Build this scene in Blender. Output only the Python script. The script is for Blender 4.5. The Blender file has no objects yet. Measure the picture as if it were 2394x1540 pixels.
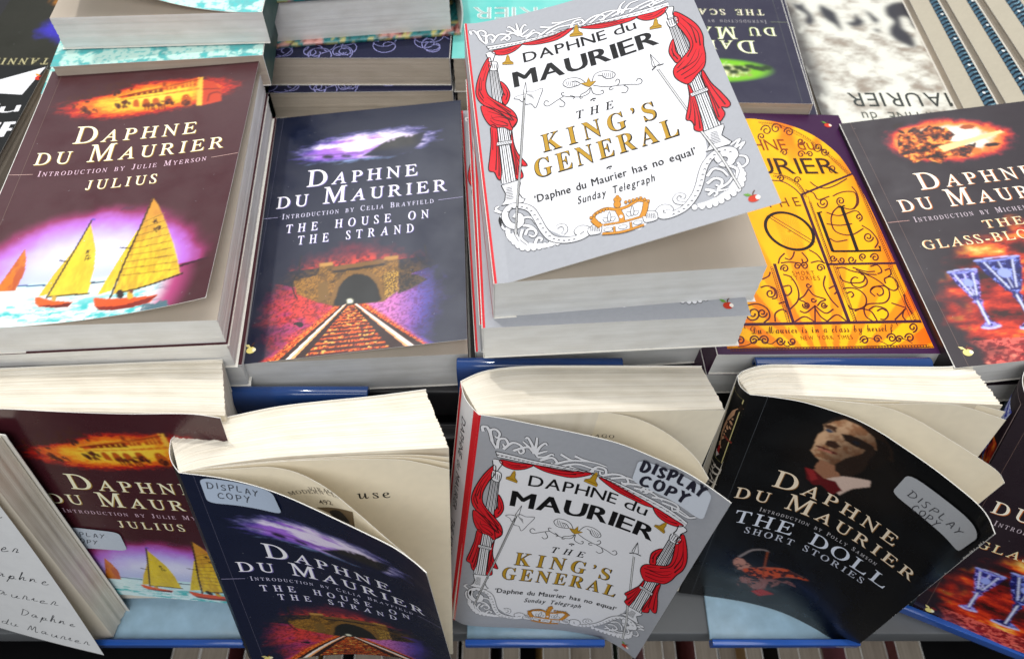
import bpy, math, random
import numpy as np
from mathutils import Vector, Matrix
from mathutils.geometry import tessellate_polygon
random.seed(4)
rng = np.random.default_rng(4)

# ------------------------------------------------------------------ camera, world, lamps, exposure
scene = bpy.context.scene
COL = scene.collection
CAM_Z = 1.5                      # camera height above the shop floor, metres
PITCH = math.radians(54.0)
FPX = 1900.0                     # focal length in pixels of a 2394 px wide frame
cam_d = bpy.data.cameras.new('camera')
cam_d.sensor_width = 36.0
cam_d.lens = 36.0 * FPX / 2394.0
cam_d.clip_start = 0.02
cam_d.clip_end = 100.0
cam_d.dof.use_dof = True
cam_d.dof.focus_distance = 0.43
cam_d.dof.aperture_fstop = 10.0
cam = bpy.data.objects.new('camera', cam_d)
COL.objects.link(cam)
cam.location = (0, 0, CAM_Z)
cam.rotation_euler = (math.pi / 2 - PITCH, 0, 0)
scene.camera = cam
scene.view_settings.view_transform = 'Standard'
scene.view_settings.look = 'None'
scene.view_settings.exposure = 0.0
scene.view_settings.gamma = 1.0
scene.cycles.max_bounces = 6
scene.cycles.diffuse_bounces = 4
scene.cycles.use_denoising = True

world = bpy.data.worlds.new('World')
scene.world = world
world.use_nodes = True
wb = world.node_tree.nodes['Background']
wb.inputs[0].default_value = (0.92, 0.96, 1.0, 1)
wb.inputs[1].default_value = 0.34

def lamp(name, typ, loc, target, power, size=0.1, color=(1, 1, 1), size_y=None):
    d = bpy.data.lights.new(name, typ)
    d.energy = power
    d.color = color
    if typ == 'AREA':
        d.shape = 'RECTANGLE'
        d.size = size
        d.size_y = size_y or size
    elif typ == 'SPOT':
        d.shadow_soft_size = size
        d.spot_size = math.radians(70)
        d.spot_blend = 0.5
    o = bpy.data.objects.new(name, d)
    COL.objects.link(o)
    o.location = loc
    o.rotation_euler = (Vector(target) - Vector(loc)).to_track_quat('-Z', 'Y').to_euler()
    return o

TGT = (0.0, 0.25, CAM_Z - 0.36)
lamp('ceiling_spot', 'SPOT', (-0.55, 0.85, CAM_Z + 1.75), TGT, 66.0, 0.04, (1.0, 0.97, 0.92))
lamp('added_panel', 'AREA', (0.1, 0.50, CAM_Z + 1.35), TGT, 11.0, 0.9, (1.0, 0.98, 0.95))  # added soft fill from overhead, no known fixture
lamp('added_panel', 'AREA', (0.0, 1.55, CAM_Z + 1.1), TGT, 16.0, 1.9, (0.97, 0.98, 1.0), 1.1)  # added far panel, placed and sized to put sheen on the flat covers

lamp('added_panel', 'AREA', (0.0, -0.85, CAM_Z + 1.0), (0, 0.2, CAM_Z - 0.4), 16.0, 1.3, (0.98, 0.99, 1.0), 0.7)  # added front lamp, brightens camera-facing page edges and firms contact shadows

# ------------------------------------------------------------------ small maths
W, H = 126.0, 198.0              # paperback cover, millimetres
MM = 0.001
dn = np.array([0, -math.sin(PITCH), -math.cos(PITCH)])
fw = np.array([0, math.cos(PITCH), -math.sin(PITCH)])
def A(x): return np.asarray(x, float)
def eul(yaw, tilt, roll):
    y, t, r = math.radians(yaw), math.radians(tilt), math.radians(roll)
    cz, sz, ct, st, cr, sr = math.cos(y), math.sin(y), math.cos(t), math.sin(t), math.cos(r), math.sin(r)
    return A([[cz, -sz, 0], [sz, cz, 0], [0, 0, 1]]) @ A([[1, 0, 0], [0, ct, -st], [0, st, ct]]) @ A([[cr, 0, sr], [0, 1, 0], [-sr, 0, cr]])
def ray(px, py):
    return A([1, 0, 0]) * (px - 1197) / FPX + dn * (py - 770) / FPX + fw
def wproj(Q):
    z = Q @ fw
    return np.stack([1197 + FPX * Q[:, 0] / z, 770 + FPX * (Q @ dn) / z], 1)
def on_z(px, py, z):             # sight line meets the level z (mm below the camera)
    r = ray(px, py)
    return r * (z / r[2])
def on_plane(px, py, P0, n):
    r = ray(px, py)
    return r * ((P0 @ n) / (r @ n))
def hom(src, dst):
    M = []
    for (x, y), (u, v) in zip(src, dst):
        M.append([x, y, 1, 0, 0, 0, -u * x, -u * y, -u])
        M.append([0, 0, 0, x, y, 1, -v * x, -v * y, -v])
    V = np.linalg.svd(A(M))[2]
    return V[-1].reshape(3, 3)
def happ(Hm, p):
    p = np.atleast_2d(A(p))
    q = np.c_[p, np.ones(len(p))] @ Hm.T
    return q[:, :2] / q[:, 2:]
RECT = [(0, 0), (W, 0), (W, H), (0, H)]
def c(r, g, b):
    x = A([r, g, b]) / 255.0
    return np.where(x <= 0.04045, x / 12.92, ((x + 0.055) / 1.055) ** 2.4)
def sstep(a, b, x):
    t = np.clip((x - a) / (b - a), 0, 1)
    return t * t * (3 - 2 * t)
def mix(a, b, t):
    t = np.asarray(t)[..., None]
    return a * (1 - t) + b * t
_lat = rng.random((256, 256))
def vnoise(x, y):
    xi, yi = np.floor(x).astype(int), np.floor(y).astype(int)
    fx, fy = x - xi, y - yi
    fx, fy = fx * fx * (3 - 2 * fx), fy * fy * (3 - 2 * fy)
    g = lambda i, j: _lat[i % 256, j % 256]
    return (g(xi, yi) * (1 - fx) + g(xi + 1, yi) * fx) * (1 - fy) + (g(xi, yi + 1) * (1 - fx) + g(xi + 1, yi + 1) * fx) * fy
def fbm(x, y, n=4):
    s, a, t = 0, 0.5, 0
    for _ in range(n):
        s = s + a * vnoise(x, y)
        t += a
        x, y, a = x * 2.03 + 11.3, y * 2.03 + 5.7, a * 0.55
    return s / t
def ellip(U, V, cu, cv, ru, rv, rot=0):
    r = math.radians(rot)
    x, y = (U - cu), (V - cv)
    return np.sqrt(((x * math.cos(r) + y * math.sin(r)) / ru) ** 2 + ((-x * math.sin(r) + y * math.cos(r)) / rv) ** 2)
def ramp(d, stops):
    out = np.zeros(d.shape + (3,))
    xs = [s[0] for s in stops]
    for k in range(3):
        out[..., k] = np.interp(d, xs, [s[1][k] for s in stops])
    return out
def spline(P, n=8, closed=False):
    P = A(P)
    if len(P) < 3: return P
    out = []
    N = len(P)
    R = range(N) if closed else range(N - 1)
    for i in R:
        p0 = P[(i - 1) % N] if closed or i > 0 else 2 * P[0] - P[1]
        p1, p2 = P[i], P[(i + 1) % N]
        p3 = P[(i + 2) % N] if closed or i + 2 < N else 2 * P[-1] - P[-2]
        for k in range(n):
            t = k / n
            out.append(0.5 * ((2 * p1) + (-p0 + p2) * t + (2 * p0 - 5 * p1 + 4 * p2 - p3) * t * t + (-p0 + 3 * p1 - 3 * p2 + p3) * t ** 3))
    if not closed: out.append(P[-1])
    return A(out)
def spiral(cx, cy, r0, r1, a0, turns, n=26):
    t = np.linspace(0, 1, n)
    a = math.radians(a0) + turns * 2 * math.pi * t
    r = r0 + (r1 - r0) * t
    return np.stack([cx + r * np.cos(a), cy + r * np.sin(a)], 1)

# ------------------------------------------------------------------ lettering: glyph triangles from Blender's built-in type
_glyphs = {}
def glyph(ch, style):
    key = (ch, style)
    if key in _glyphs: return _glyphs[key]
    base = {'serif': 0x1D434, 'italic': 0x1D434, 'bold': 0x1D400, 'script': 0x1D4D0, 'bolditalic': 0x1D468, 'boldsans': 0x1D5D4, 'fat': 0x1D400, 'slim': 0x1D400, 'thinsans': 0x1D5A0}.get(style)
    s = ch
    if base:
        if 'A' <= ch <= 'Z': s = chr(base + ord(ch) - 65)
        elif 'a' <= ch <= 'z': s = chr(base + 26 + ord(ch) - 97)
        if s == chr(0x1D455): s = '\u210e'
    cu = bpy.data.curves.new('glyph', 'FONT')
    cu.body = s
    cu.size = 1.0
    cu.resolution_u = 3
    cu.offset = {'serif': 0.005, 'fat': 0.016, 'slim': -0.012}.get(style, 0.0)
    ob = bpy.data.objects.new('glyph', cu)
    me = bpy.data.meshes.new_from_object(ob)
    n = len(me.vertices)
    co = np.zeros(n * 3)
    me.vertices.foreach_get('co', co)
    co = co.reshape(-1, 3)[:, :2]
    me.calc_loop_triangles()
    tr = np.zeros(len(me.loop_triangles) * 3, int)
    me.loop_triangles.foreach_get('vertices', tr)
    tr = tr.reshape(-1, 3)
    if style == 'serif' and s != ch: co = np.stack([co[:, 0] - 0.275 * co[:, 1], co[:, 1]], 1)
    bpy.data.objects.remove(ob)
    bpy.data.curves.remove(cu)
    bpy.data.meshes.remove(me)
    _glyphs[key] = (co, tr)
    return _glyphs[key]
def cap_height(style):
    co, _ = glyph('H', style)
    return co[:, 1].max() if len(co) else 0.7

class Art:
    """Flat printed design in millimetres: a soft base picture and crisp shapes on top of it."""
    def __init__(self, base, res=2.0, w=W, h=H):
        self.base, self.res, self.w, self.h = base, res, w, h
        self.items = []          # (uv Nx2, tris Mx3, colour or callable, layer)
        self.xf = None
        self.blur = 0            # > 0: shapes are printed softly (a photograph), blurred by this many mm
        self.softs = []
    def px(self, P):
        P = np.atleast_2d(A(P))
        return self.xf(P) if self.xf else P
    def tris(self, co, tr, col, layer, fine=3.5):
        co = A(co); tr = np.asarray(tr, int).reshape(-1, 3)
        if len(tr) and self.blur: self.softs.append((co, tr, col, layer, self.blur))
        elif len(tr): self.items.append((co, tr, col, layer, fine))
    def poly(self, P, col, layer=1, smooth=0, raw=False, fine=3.5):
        P = A(P) if raw else self.px(P)
        if smooth: P = spline(P, smooth, True)
        t = tessellate_polygon([[Vector((p[0], p[1], 0)) for p in P]])
        self.tris(P, t, col, layer, fine)
    def stroke(self, P, w, col, layer=1, smooth=6, raw=False, taper=False):
        """w in mm: one width or (start, end)"""
        P = A(P) if raw else self.px(P)
        if smooth: P = spline(P, smooth)
        n = len(P)
        d = np.gradient(P, axis=0)
        d /= np.linalg.norm(d, axis=1)[:, None] + 1e-9
        nn = np.stack([-d[:, 1], d[:, 0]], 1)
        t = np.linspace(0, 1, n)
        ww = np.interp(t, np.linspace(0, 1, len(w)), w) if np.ndim(w) else np.full(n, float(w))
        L, R = P + nn * ww[:, None] / 2, P - nn * ww[:, None] / 2
        i = np.arange(n - 1)
        tr = np.concatenate([np.stack([i, i + 1, n + i + 1], 1), np.stack([i, n + i + 1, n + i], 1)])
        self.tris(np.concatenate([L, R]), tr, col, layer)
    def lined(self, P, w, fill, line, lw, layer=1, smooth=6, raw=False):
        w2 = [x + 2 * lw for x in w] if np.ndim(w) else w + 2 * lw
        self.stroke(P, w2, line, layer, smooth, raw)
        self.stroke(P, w, fill, layer + 1, smooth, raw)
    def blob(self, cx, cy, rx, ry, col, layer=1, n=14, rot=0):
        a = np.linspace(0, 2 * math.pi, n, endpoint=False)
        x, y = rx * np.cos(a), ry * np.sin(a)
        r = math.radians(rot)
        self.poly(np.stack([cx + x * math.cos(r) - y * math.sin(r), cy + x * math.sin(r) + y * math.cos(r)], 1), col, layer)
    def text(self, s, p0, p1, cap, style, col, layer=5, gap=0.2, small=0.0, space=0.45, raw=True, slant=0.0, off=(0, 0), arc=0.0):
        """Set one line from p0 to p1 (mm). small: height of lower-case letters set as small capitals."""
        if not raw:
            p0, p1 = self.px([p0])[0], self.px([p1])[0]
        p0, p1 = A(p0), A(p1)
        L = np.linalg.norm(p1 - p0)
        ex = (p1 - p0) / L
        ey = A([-ex[1], ex[0]])
        k = cap / cap_height(style)
        cells = []
        for ch in s:
            if ch == ' ':
                cells.append((None, 0, 0, 0)); continue
            sc = k
            if small and ch.islower(): sc, ch = k * small, ch.upper()
            co, tr = glyph(ch, style)
            if not len(co): continue
            cells.append(((co, tr), sc, co[:, 0].min(), co[:, 0].max() - co[:, 0].min()))
        wsum = sum(x[3] * x[1] for x in cells)
        nsp = sum(1 for x in cells if x[0] is None)
        g = gap * cap
        fixed = g * (len(cells) - 1) + nsp * space * cap
        xs = (L - fixed) / max(wsum, 1e-6)
        if xs < 0.55:
            q = L / (fixed + wsum * 0.9); g *= q; xs = 0.9 * q
            spc = space * cap * q
        else: spc = space * cap
        x = 0
        for (gl, sc, x0, w) in cells:
            if gl is None:
                x += spc + g; continue
            co, tr = gl
            uu = x + (co[:, 0] - x0) * sc * xs + slant * co[:, 1] * sc
            vv = co[:, 1] * sc
            P = p0 + off + np.outer(uu, ex) + np.outer(vv, ey)
            self.tris(P, tr, col, layer)
            x += w * sc * xs + g

def print_soft(art, U, V, C, nu, nv):
    """lay the soft shapes of a design onto the sheet's grid of ink values"""
    du, dv = art.w / (nu - 1), art.h / (nv - 1)
    C = C.reshape(nu, nv, 3)
    for co, tr, col, layer, bl in sorted(art.softs, key=lambda t: t[3]):
        pad = 3 * bl + 1
        i0, i1 = int(max(0, (co[:, 0].min() - pad) / du)), int(min(nu, (co[:, 0].max() + pad) / du + 2))
        j0, j1 = int(max(0, (co[:, 1].min() - pad) / dv)), int(min(nv, (co[:, 1].max() + pad) / dv + 2))
        if i1 - i0 < 2 or j1 - j0 < 2: continue
        M = np.zeros((i1 - i0, j1 - j0))
        for t in tr:
            p = co[t]
            a0, a1 = max(i0, int(p[:, 0].min() / du)), min(i1, int(p[:, 0].max() / du) + 2)
            b0, b1 = max(j0, int(p[:, 1].min() / dv)), min(j1, int(p[:, 1].max() / dv) + 2)
            if a1 <= a0 or b1 <= b0: continue
            X, Y = np.meshgrid(np.arange(a0, a1) * du, np.arange(b0, b1) * dv, indexing='ij')
            s = [(p[(k + 1) % 3, 0] - p[k, 0]) * (Y - p[k, 1]) - (p[(k + 1) % 3, 1] - p[k, 1]) * (X - p[k, 0]) for k in range(3)]
            h = .35 * du
            e = [h * np.hypot(*(p[(k + 1) % 3] - p[k])) for k in range(3)]
            ins = ((s[0] >= -e[0]) & (s[1] >= -e[1]) & (s[2] >= -e[2])) | ((s[0] <= e[0]) & (s[1] <= e[1]) & (s[2] <= e[2]))
            M[a0 - i0:a1 - i0, b0 - j0:b1 - j0] = np.maximum(M[a0 - i0:a1 - i0, b0 - j0:b1 - j0], ins)
        for ax, d in ((0, du), (1, dv)):
            sg = bl / d; r = max(1, int(2.5 * sg))
            ker = np.exp(-.5 * (np.arange(-r, r + 1) / max(sg, .3)) ** 2); ker /= ker.sum()
            P = np.pad(M, [(r, r) if q == ax else (0, 0) for q in (0, 1)], mode='edge')
            M = sum(ker[k] * np.take(P, np.arange(k, k + M.shape[ax]), axis=ax) for k in range(2 * r + 1))
        X, Y = np.meshgrid(np.arange(i0, i1) * du, np.arange(j0, j1) * dv, indexing='ij')
        cc = col(X, Y) if callable(col) else A(col)
        C[i0:i1, j0:j1] = C[i0:i1, j0:j1] * (1 - M[..., None]) + cc * M[..., None]
    return C.reshape(-1, 3)

HAND = {'D': [[(0, 0), (.05, 1)], [(-.1, .95), (.45, .9), (.7, .5), (.4, .05), (-.08, 0)]], 'I': [[(.2, 0), (.25, 1)]],
        'S': [[(.65, .85), (.4, 1), (.12, .8), (.35, .52), (.6, .3), (.4, .02), (.02, .12)]],
        'P': [[(.05, -.05), (.1, 1)], [(.05, .95), (.5, 1), (.62, .72), (.4, .5), (.1, .45)]], 'L': [[(.1, 1), (.06, .05), (.6, .08)]],
        'A': [[(0, 0), (.35, 1), (.65, 0)], [(.12, .38), (.56, .36)]], 'Y': [[(.02, 1), (.32, .52)], [(.68, 1), (.32, .5), (.14, -.12)]],
        'C': [[(.68, .82), (.4, 1), (.08, .7), (.06, .3), (.35, .02), (.68, .16)]], 'O': [[(.4, 1), (.06, .72), (.08, .25), (.4, .02), (.68, .3), (.66, .75), (.4, 1)]]}
HAND.update({'a': [[(.5, .42), (.2, .5), (.05, .2), (.25, 0), (.5, .4), (.55, .05), (.75, .1)]], 'u': [[(0, .5), (.05, .1), (.3, 0), (.5, .45), (.5, .05), (.75, .1)]],
    'p': [[(0, .1), (.15, .5), (.0, -.6), (.15, .3), (.4, .5), (.5, .25), (.3, .02), (.1, .08), (.7, .1)]], 'h': [[(0, .1), (.25, .9), (.1, 1), (.08, 0), (.2, .35), (.4, .45), (.45, .05), (.7, .1)]],
    'n': [[(0, 0), (.08, .45), (.08, 0), (.25, .42), (.42, .4), (.45, .05), (.7, .1)]], 'e': [[(0, .15), (.4, .3), (.3, .5), (.08, .3), (.15, .03), (.45, .02), (.7, .12)]],
    'd': [[(.5, .4), (.2, .5), (.03, .2), (.2, 0), (.48, .3), (.65, 1.1), (.5, .1), (.75, .1)]], 'r': [[(0, 0), (.1, .5), (.3, .42), (.35, .05), (.6, .1)]], 'i': [[(0, .1), (.15, .45), (.2, .05), (.5, .1)]],
    'M': [[(-.1, 0), (.15, .95), (.35, .2), (.65, 1.0), (.75, .05), (1.0, .1)]]})
HWID = {'I': .5, 'i': .55, 'M': 1.25, ' ': .7, 'r': .75, 'D': 1.05}
def handwrite(art, s, p0, p1, cap, w, col, layer=8, raw=False, slant=.12):
    if not raw: p0, p1 = art.px([p0])[0], art.px([p1])[0]
    p0, p1 = A(p0), A(p1)
    d = p1 - p0
    L = np.linalg.norm(d); ex = d / L; ey = A([-ex[1], ex[0]])
    ws = [HWID.get(ch, 1.0) for ch in s]
    step = L / sum(ws); x = 0
    for i, ch in enumerate(s):
        k = 1 + rng.normal(0, .06)
        for ln in HAND.get(ch, []):
            q = A(ln) + rng.normal(0, .025, (len(ln), 2))
            if ch == 'I': q[:, 0] *= .7
            P = p0 + np.outer(x + q[:, 0] * .95 * step + q[:, 1] * cap * slant, ex) + np.outer(q[:, 1] * cap * k + math.sin(i * 2.1) * cap * .07, ey)
            art.stroke(P, w, col, layer, 5, raw=True)
        x += ws[i] * step

# ------------------------------------------------------------------ materials
def new_mat(name):
    m = bpy.data.materials.new(name)
    m.use_nodes = True
    nt = m.node_tree
    return m, nt, nt.nodes['Principled BSDF']
def N(nt, t, **kw):
    n = nt.nodes.new(t)
    for k, v in kw.items(): setattr(n, k, v)
    return n
def cover_material(name, rough, bump=0.02, coat=0.0, spec=0.4):
    m, nt, b = new_mat(name)
    at = N(nt, 'ShaderNodeAttribute'); at.attribute_name = 'print'
    tc = N(nt, 'ShaderNodeTexCoord')
    n1 = N(nt, 'ShaderNodeTexNoise'); n1.inputs['Scale'].default_value = 1800; n1.inputs['Detail'].default_value = 3
    n2 = N(nt, 'ShaderNodeTexNoise'); n2.inputs['Scale'].default_value = 45; n2.inputs['Detail'].default_value = 5
    nt.links.new(tc.outputs['Object'], n1.inputs['Vector']); nt.links.new(tc.outputs['Object'], n2.inputs['Vector'])
    nt.links.new(at.outputs['Color'], b.inputs['Base Color'])
    mr = N(nt, 'ShaderNodeMapRange'); mr.inputs['From Min'].default_value = .3; mr.inputs['From Max'].default_value = .7
    mr.inputs['To Min'].default_value = rough - .12; mr.inputs['To Max'].default_value = rough + .14
    nt.links.new(n2.outputs['Fac'], mr.inputs['Value']); nt.links.new(mr.outputs['Result'], b.inputs['Roughness'])
    bp = N(nt, 'ShaderNodeBump'); bp.inputs['Strength'].default_value = bump * 5; bp.inputs['Distance'].default_value = .00004
    nt.links.new(n1.outputs['Fac'], bp.inputs['Height']); nt.links.new(bp.outputs['Normal'], b.inputs['Normal'])
    b.inputs['Specular IOR Level'].default_value = spec
    b.inputs['Coat Weight'].default_value = coat
    b.inputs['Coat Roughness'].default_value = 0.2
    return m
MAT_PRINT = cover_material('laminated_print', 0.45, 0.02, 0.0, 0.28)
MAT_SATIN = cover_material('satin_print', 0.42, 0.02, 0.0, 0.65)
MAT_GLOSS = cover_material('glossy_print', 0.28, 0.015, 0.15)
def page_material(name, col_a, col_b):
    """cut page edges: fine lines that run along the book, uv = (along, through the thickness) in mm"""
    m, nt, b = new_mat(name)
    uv = N(nt, 'ShaderNodeUVMap')
    mp = N(nt, 'ShaderNodeMapping'); mp.inputs['Scale'].default_value = (.007, 2.4, 1)
    n1 = N(nt, 'ShaderNodeTexNoise'); n1.inputs['Scale'].default_value = 1.0; n1.inputs['Detail'].default_value = 4; n1.inputs['Roughness'].default_value = .7
    mp2 = N(nt, 'ShaderNodeMapping'); mp2.inputs['Scale'].default_value = (.05, .12, 1)
    n2 = N(nt, 'ShaderNodeTexNoise'); n2.inputs['Detail'].default_value = 4; n2.inputs['Scale'].default_value = 1.0
    nt.links.new(uv.outputs['UV'], mp.inputs['Vector']); nt.links.new(mp.outputs['Vector'], n1.inputs['Vector'])
    nt.links.new(uv.outputs['UV'], mp2.inputs['Vector']); nt.links.new(mp2.outputs['Vector'], n2.inputs['Vector'])
    cr = N(nt, 'ShaderNodeValToRGB')
    cr.color_ramp.elements[0].position = .28; cr.color_ramp.elements[0].color = (*col_a, 1)
    cr.color_ramp.elements[1].position = .58; cr.color_ramp.elements[1].color = (*col_b, 1)
    nt.links.new(n1.outputs['Fac'], cr.inputs['Fac'])
    mx = N(nt, 'ShaderNodeMix', data_type='RGBA', blend_type='MULTIPLY')
    mx.inputs['Factor'].default_value = 1.0
    cr2 = N(nt, 'ShaderNodeValToRGB')
    cr2.color_ramp.elements[0].position = .3; cr2.color_ramp.elements[0].color = (.88, .87, .85, 1)
    cr2.color_ramp.elements[1].position = .65; cr2.color_ramp.elements[1].color = (1, 1, 1, 1)
    nt.links.new(n2.outputs['Fac'], cr2.inputs['Fac'])
    nt.links.new(cr.outputs['Color'], mx.inputs['A']); nt.links.new(cr2.outputs['Color'], mx.inputs['B'])
    nt.links.new(mx.outputs['Result'], b.inputs['Base Color'])
    b.inputs['Roughness'].default_value = .75
    b.inputs['Specular IOR Level'].default_value = .25
    bp = N(nt, 'ShaderNodeBump'); bp.inputs['Strength'].default_value = .35; bp.inputs['Distance'].default_value = .0002
    nt.links.new(n1.outputs['Fac'], bp.inputs['Height']); nt.links.new(bp.outputs['Normal'], b.inputs['Normal'])
    return m
PAGE_CREAM = page_material('cream_page_edges', (.62, .54, .41), (.86, .81, .71))
PAGE_WHITE = page_material('white_page_edges', (.73, .725, .70), (.82, .815, .79))
PAGE_TAN = page_material('toned_page_edges', (.44, .37, .29), (.56, .48, .39))
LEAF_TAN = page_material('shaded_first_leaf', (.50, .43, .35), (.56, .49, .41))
def plain_material(name, col, rough=.5, metal=0.0, noise=0.0, scale=60.0, trans=0.0, ior=1.45, spec=.5):
    m, nt, b = new_mat(name)
    b.inputs['Roughness'].default_value = rough
    b.inputs['Metallic'].default_value = metal
    b.inputs['Transmission Weight'].default_value = trans
    b.inputs['IOR'].default_value = ior
    b.inputs['Specular IOR Level'].default_value = spec
    tc = N(nt, 'ShaderNodeTexCoord')
    n1 = N(nt, 'ShaderNodeTexNoise'); n1.inputs['Scale'].default_value = scale; n1.inputs['Detail'].default_value = 5
    nt.links.new(tc.outputs['Object'], n1.inputs['Vector'])
    mr = N(nt, 'ShaderNodeMapRange'); mr.inputs['To Min'].default_value = 1 - noise; mr.inputs['To Max'].default_value = 1 + noise
    nt.links.new(n1.outputs['Fac'], mr.inputs['Value'])
    mx = N(nt, 'ShaderNodeMix', data_type='RGBA', blend_type='MULTIPLY'); mx.inputs['Factor'].default_value = 1
    mx.inputs['A'].default_value = (*col, 1)
    nt.links.new(mr.outputs['Result'], mx.inputs['B'])
    nt.links.new(mx.outputs['Result'], b.inputs['Base Color'])
    return m

# ------------------------------------------------------------------ objects
def tag(o, label, cat, group=None, kind=None):
    if label: o['label'] = label
    if cat: o['category'] = cat
    if group: o['group'] = group
    if kind: o['kind'] = kind
    return o
def thing(name, base, label, cat, group=None):
    o = bpy.data.objects.new(name, None)
    o.empty_display_size = .02
    COL.objects.link(o)
    o.location = (base[0] * MM, base[1] * MM, base[2] * MM + CAM_Z)
    o['base'] = [float(x) for x in base]
    return tag(o, label, cat, group)
def mesh(name, V, F, mat, parent=None, base=None, colors=None, uvs=None, smooth=False):
    """V in mm relative to the camera point; becomes metres relative to the thing's base"""
    V = A(V)
    if base is None: base = A(parent['base']) if parent is not None and 'base' in parent else A([0, 0, 0])
    me = bpy.data.meshes.new(name)
    F3 = [np.asarray(f, int) for f in F if len(f)]
    nl = sum(f.size for f in F3); nf = sum(len(f) for f in F3)
    me.vertices.add(len(V)); me.loops.add(nl); me.polygons.add(nf)
    me.vertices.foreach_set('co', ((V - base) * MM).ravel())
    me.loops.foreach_set('vertex_index', np.concatenate([f.ravel() for f in F3]).astype(np.int32))
    st, tot, p = [], [], 0
    for f in F3:
        k = f.shape[1]
        st.append(p + np.arange(len(f)) * k); tot.append(np.full(len(f), k)); p += f.size
    me.polygons.foreach_set('loop_start', np.concatenate(st).astype(np.int32))
    me.polygons.foreach_set('loop_total', np.concatenate(tot).astype(np.int32))
    me.update(calc_edges=True)
    me.validate()
    if colors is not None:
        at = me.attributes.new('print', 'FLOAT_COLOR', 'POINT')
        at.data.foreach_set('color', np.c_[np.clip(colors, 0, 1), np.ones(len(V))].astype(np.float32).ravel())
    if uvs is not None:
        ul = me.uv_layers.new(name='UVMap')
        ul.data.foreach_set('uv', A(uvs)[np.concatenate([f.ravel() for f in F3])].astype(np.float32).ravel())
    if smooth: me.polygons.foreach_set('use_smooth', np.ones(nf, bool))
    me.materials.append(mat)
    o = bpy.data.objects.new(name, me)
    COL.objects.link(o)
    if parent is not None: o.parent = parent
    else: o.location = (base[0] * MM, base[1] * MM, base[2] * MM + CAM_Z)
    return o
def grid_faces(nu, nv, off=0, flip=False):
    i, j = np.meshgrid(np.arange(nu - 1), np.arange(nv - 1), indexing='ij')
    a = (i * nv + j).ravel() + off
    q = np.stack([a, a + nv, a + nv + 1, a + 1], 1)
    return q[:, ::-1] if flip else q
def split_tris(co, tr, lim):
    """halve long edges until every triangle is small enough to follow a bent sheet"""
    for _ in range(14):
        P = co[tr]
        e = np.linalg.norm(P[:, [1, 2, 0]] - P, axis=2)
        k = e.argmax(1)
        bad = e.max(1) > lim
        if not bad.any(): break
        t, kk = tr[bad], k[bad]
        r = np.arange(len(t))
        a, b, d = t[r, kk], t[r, (kk + 1) % 3], t[r, (kk + 2) % 3]
        m = len(co) + r
        co = np.concatenate([co, (co[a] + co[b]) / 2])
        tr = np.concatenate([tr[~bad], np.stack([a, m, d], 1), np.stack([m, b, d], 1)])
    return co, tr
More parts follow.
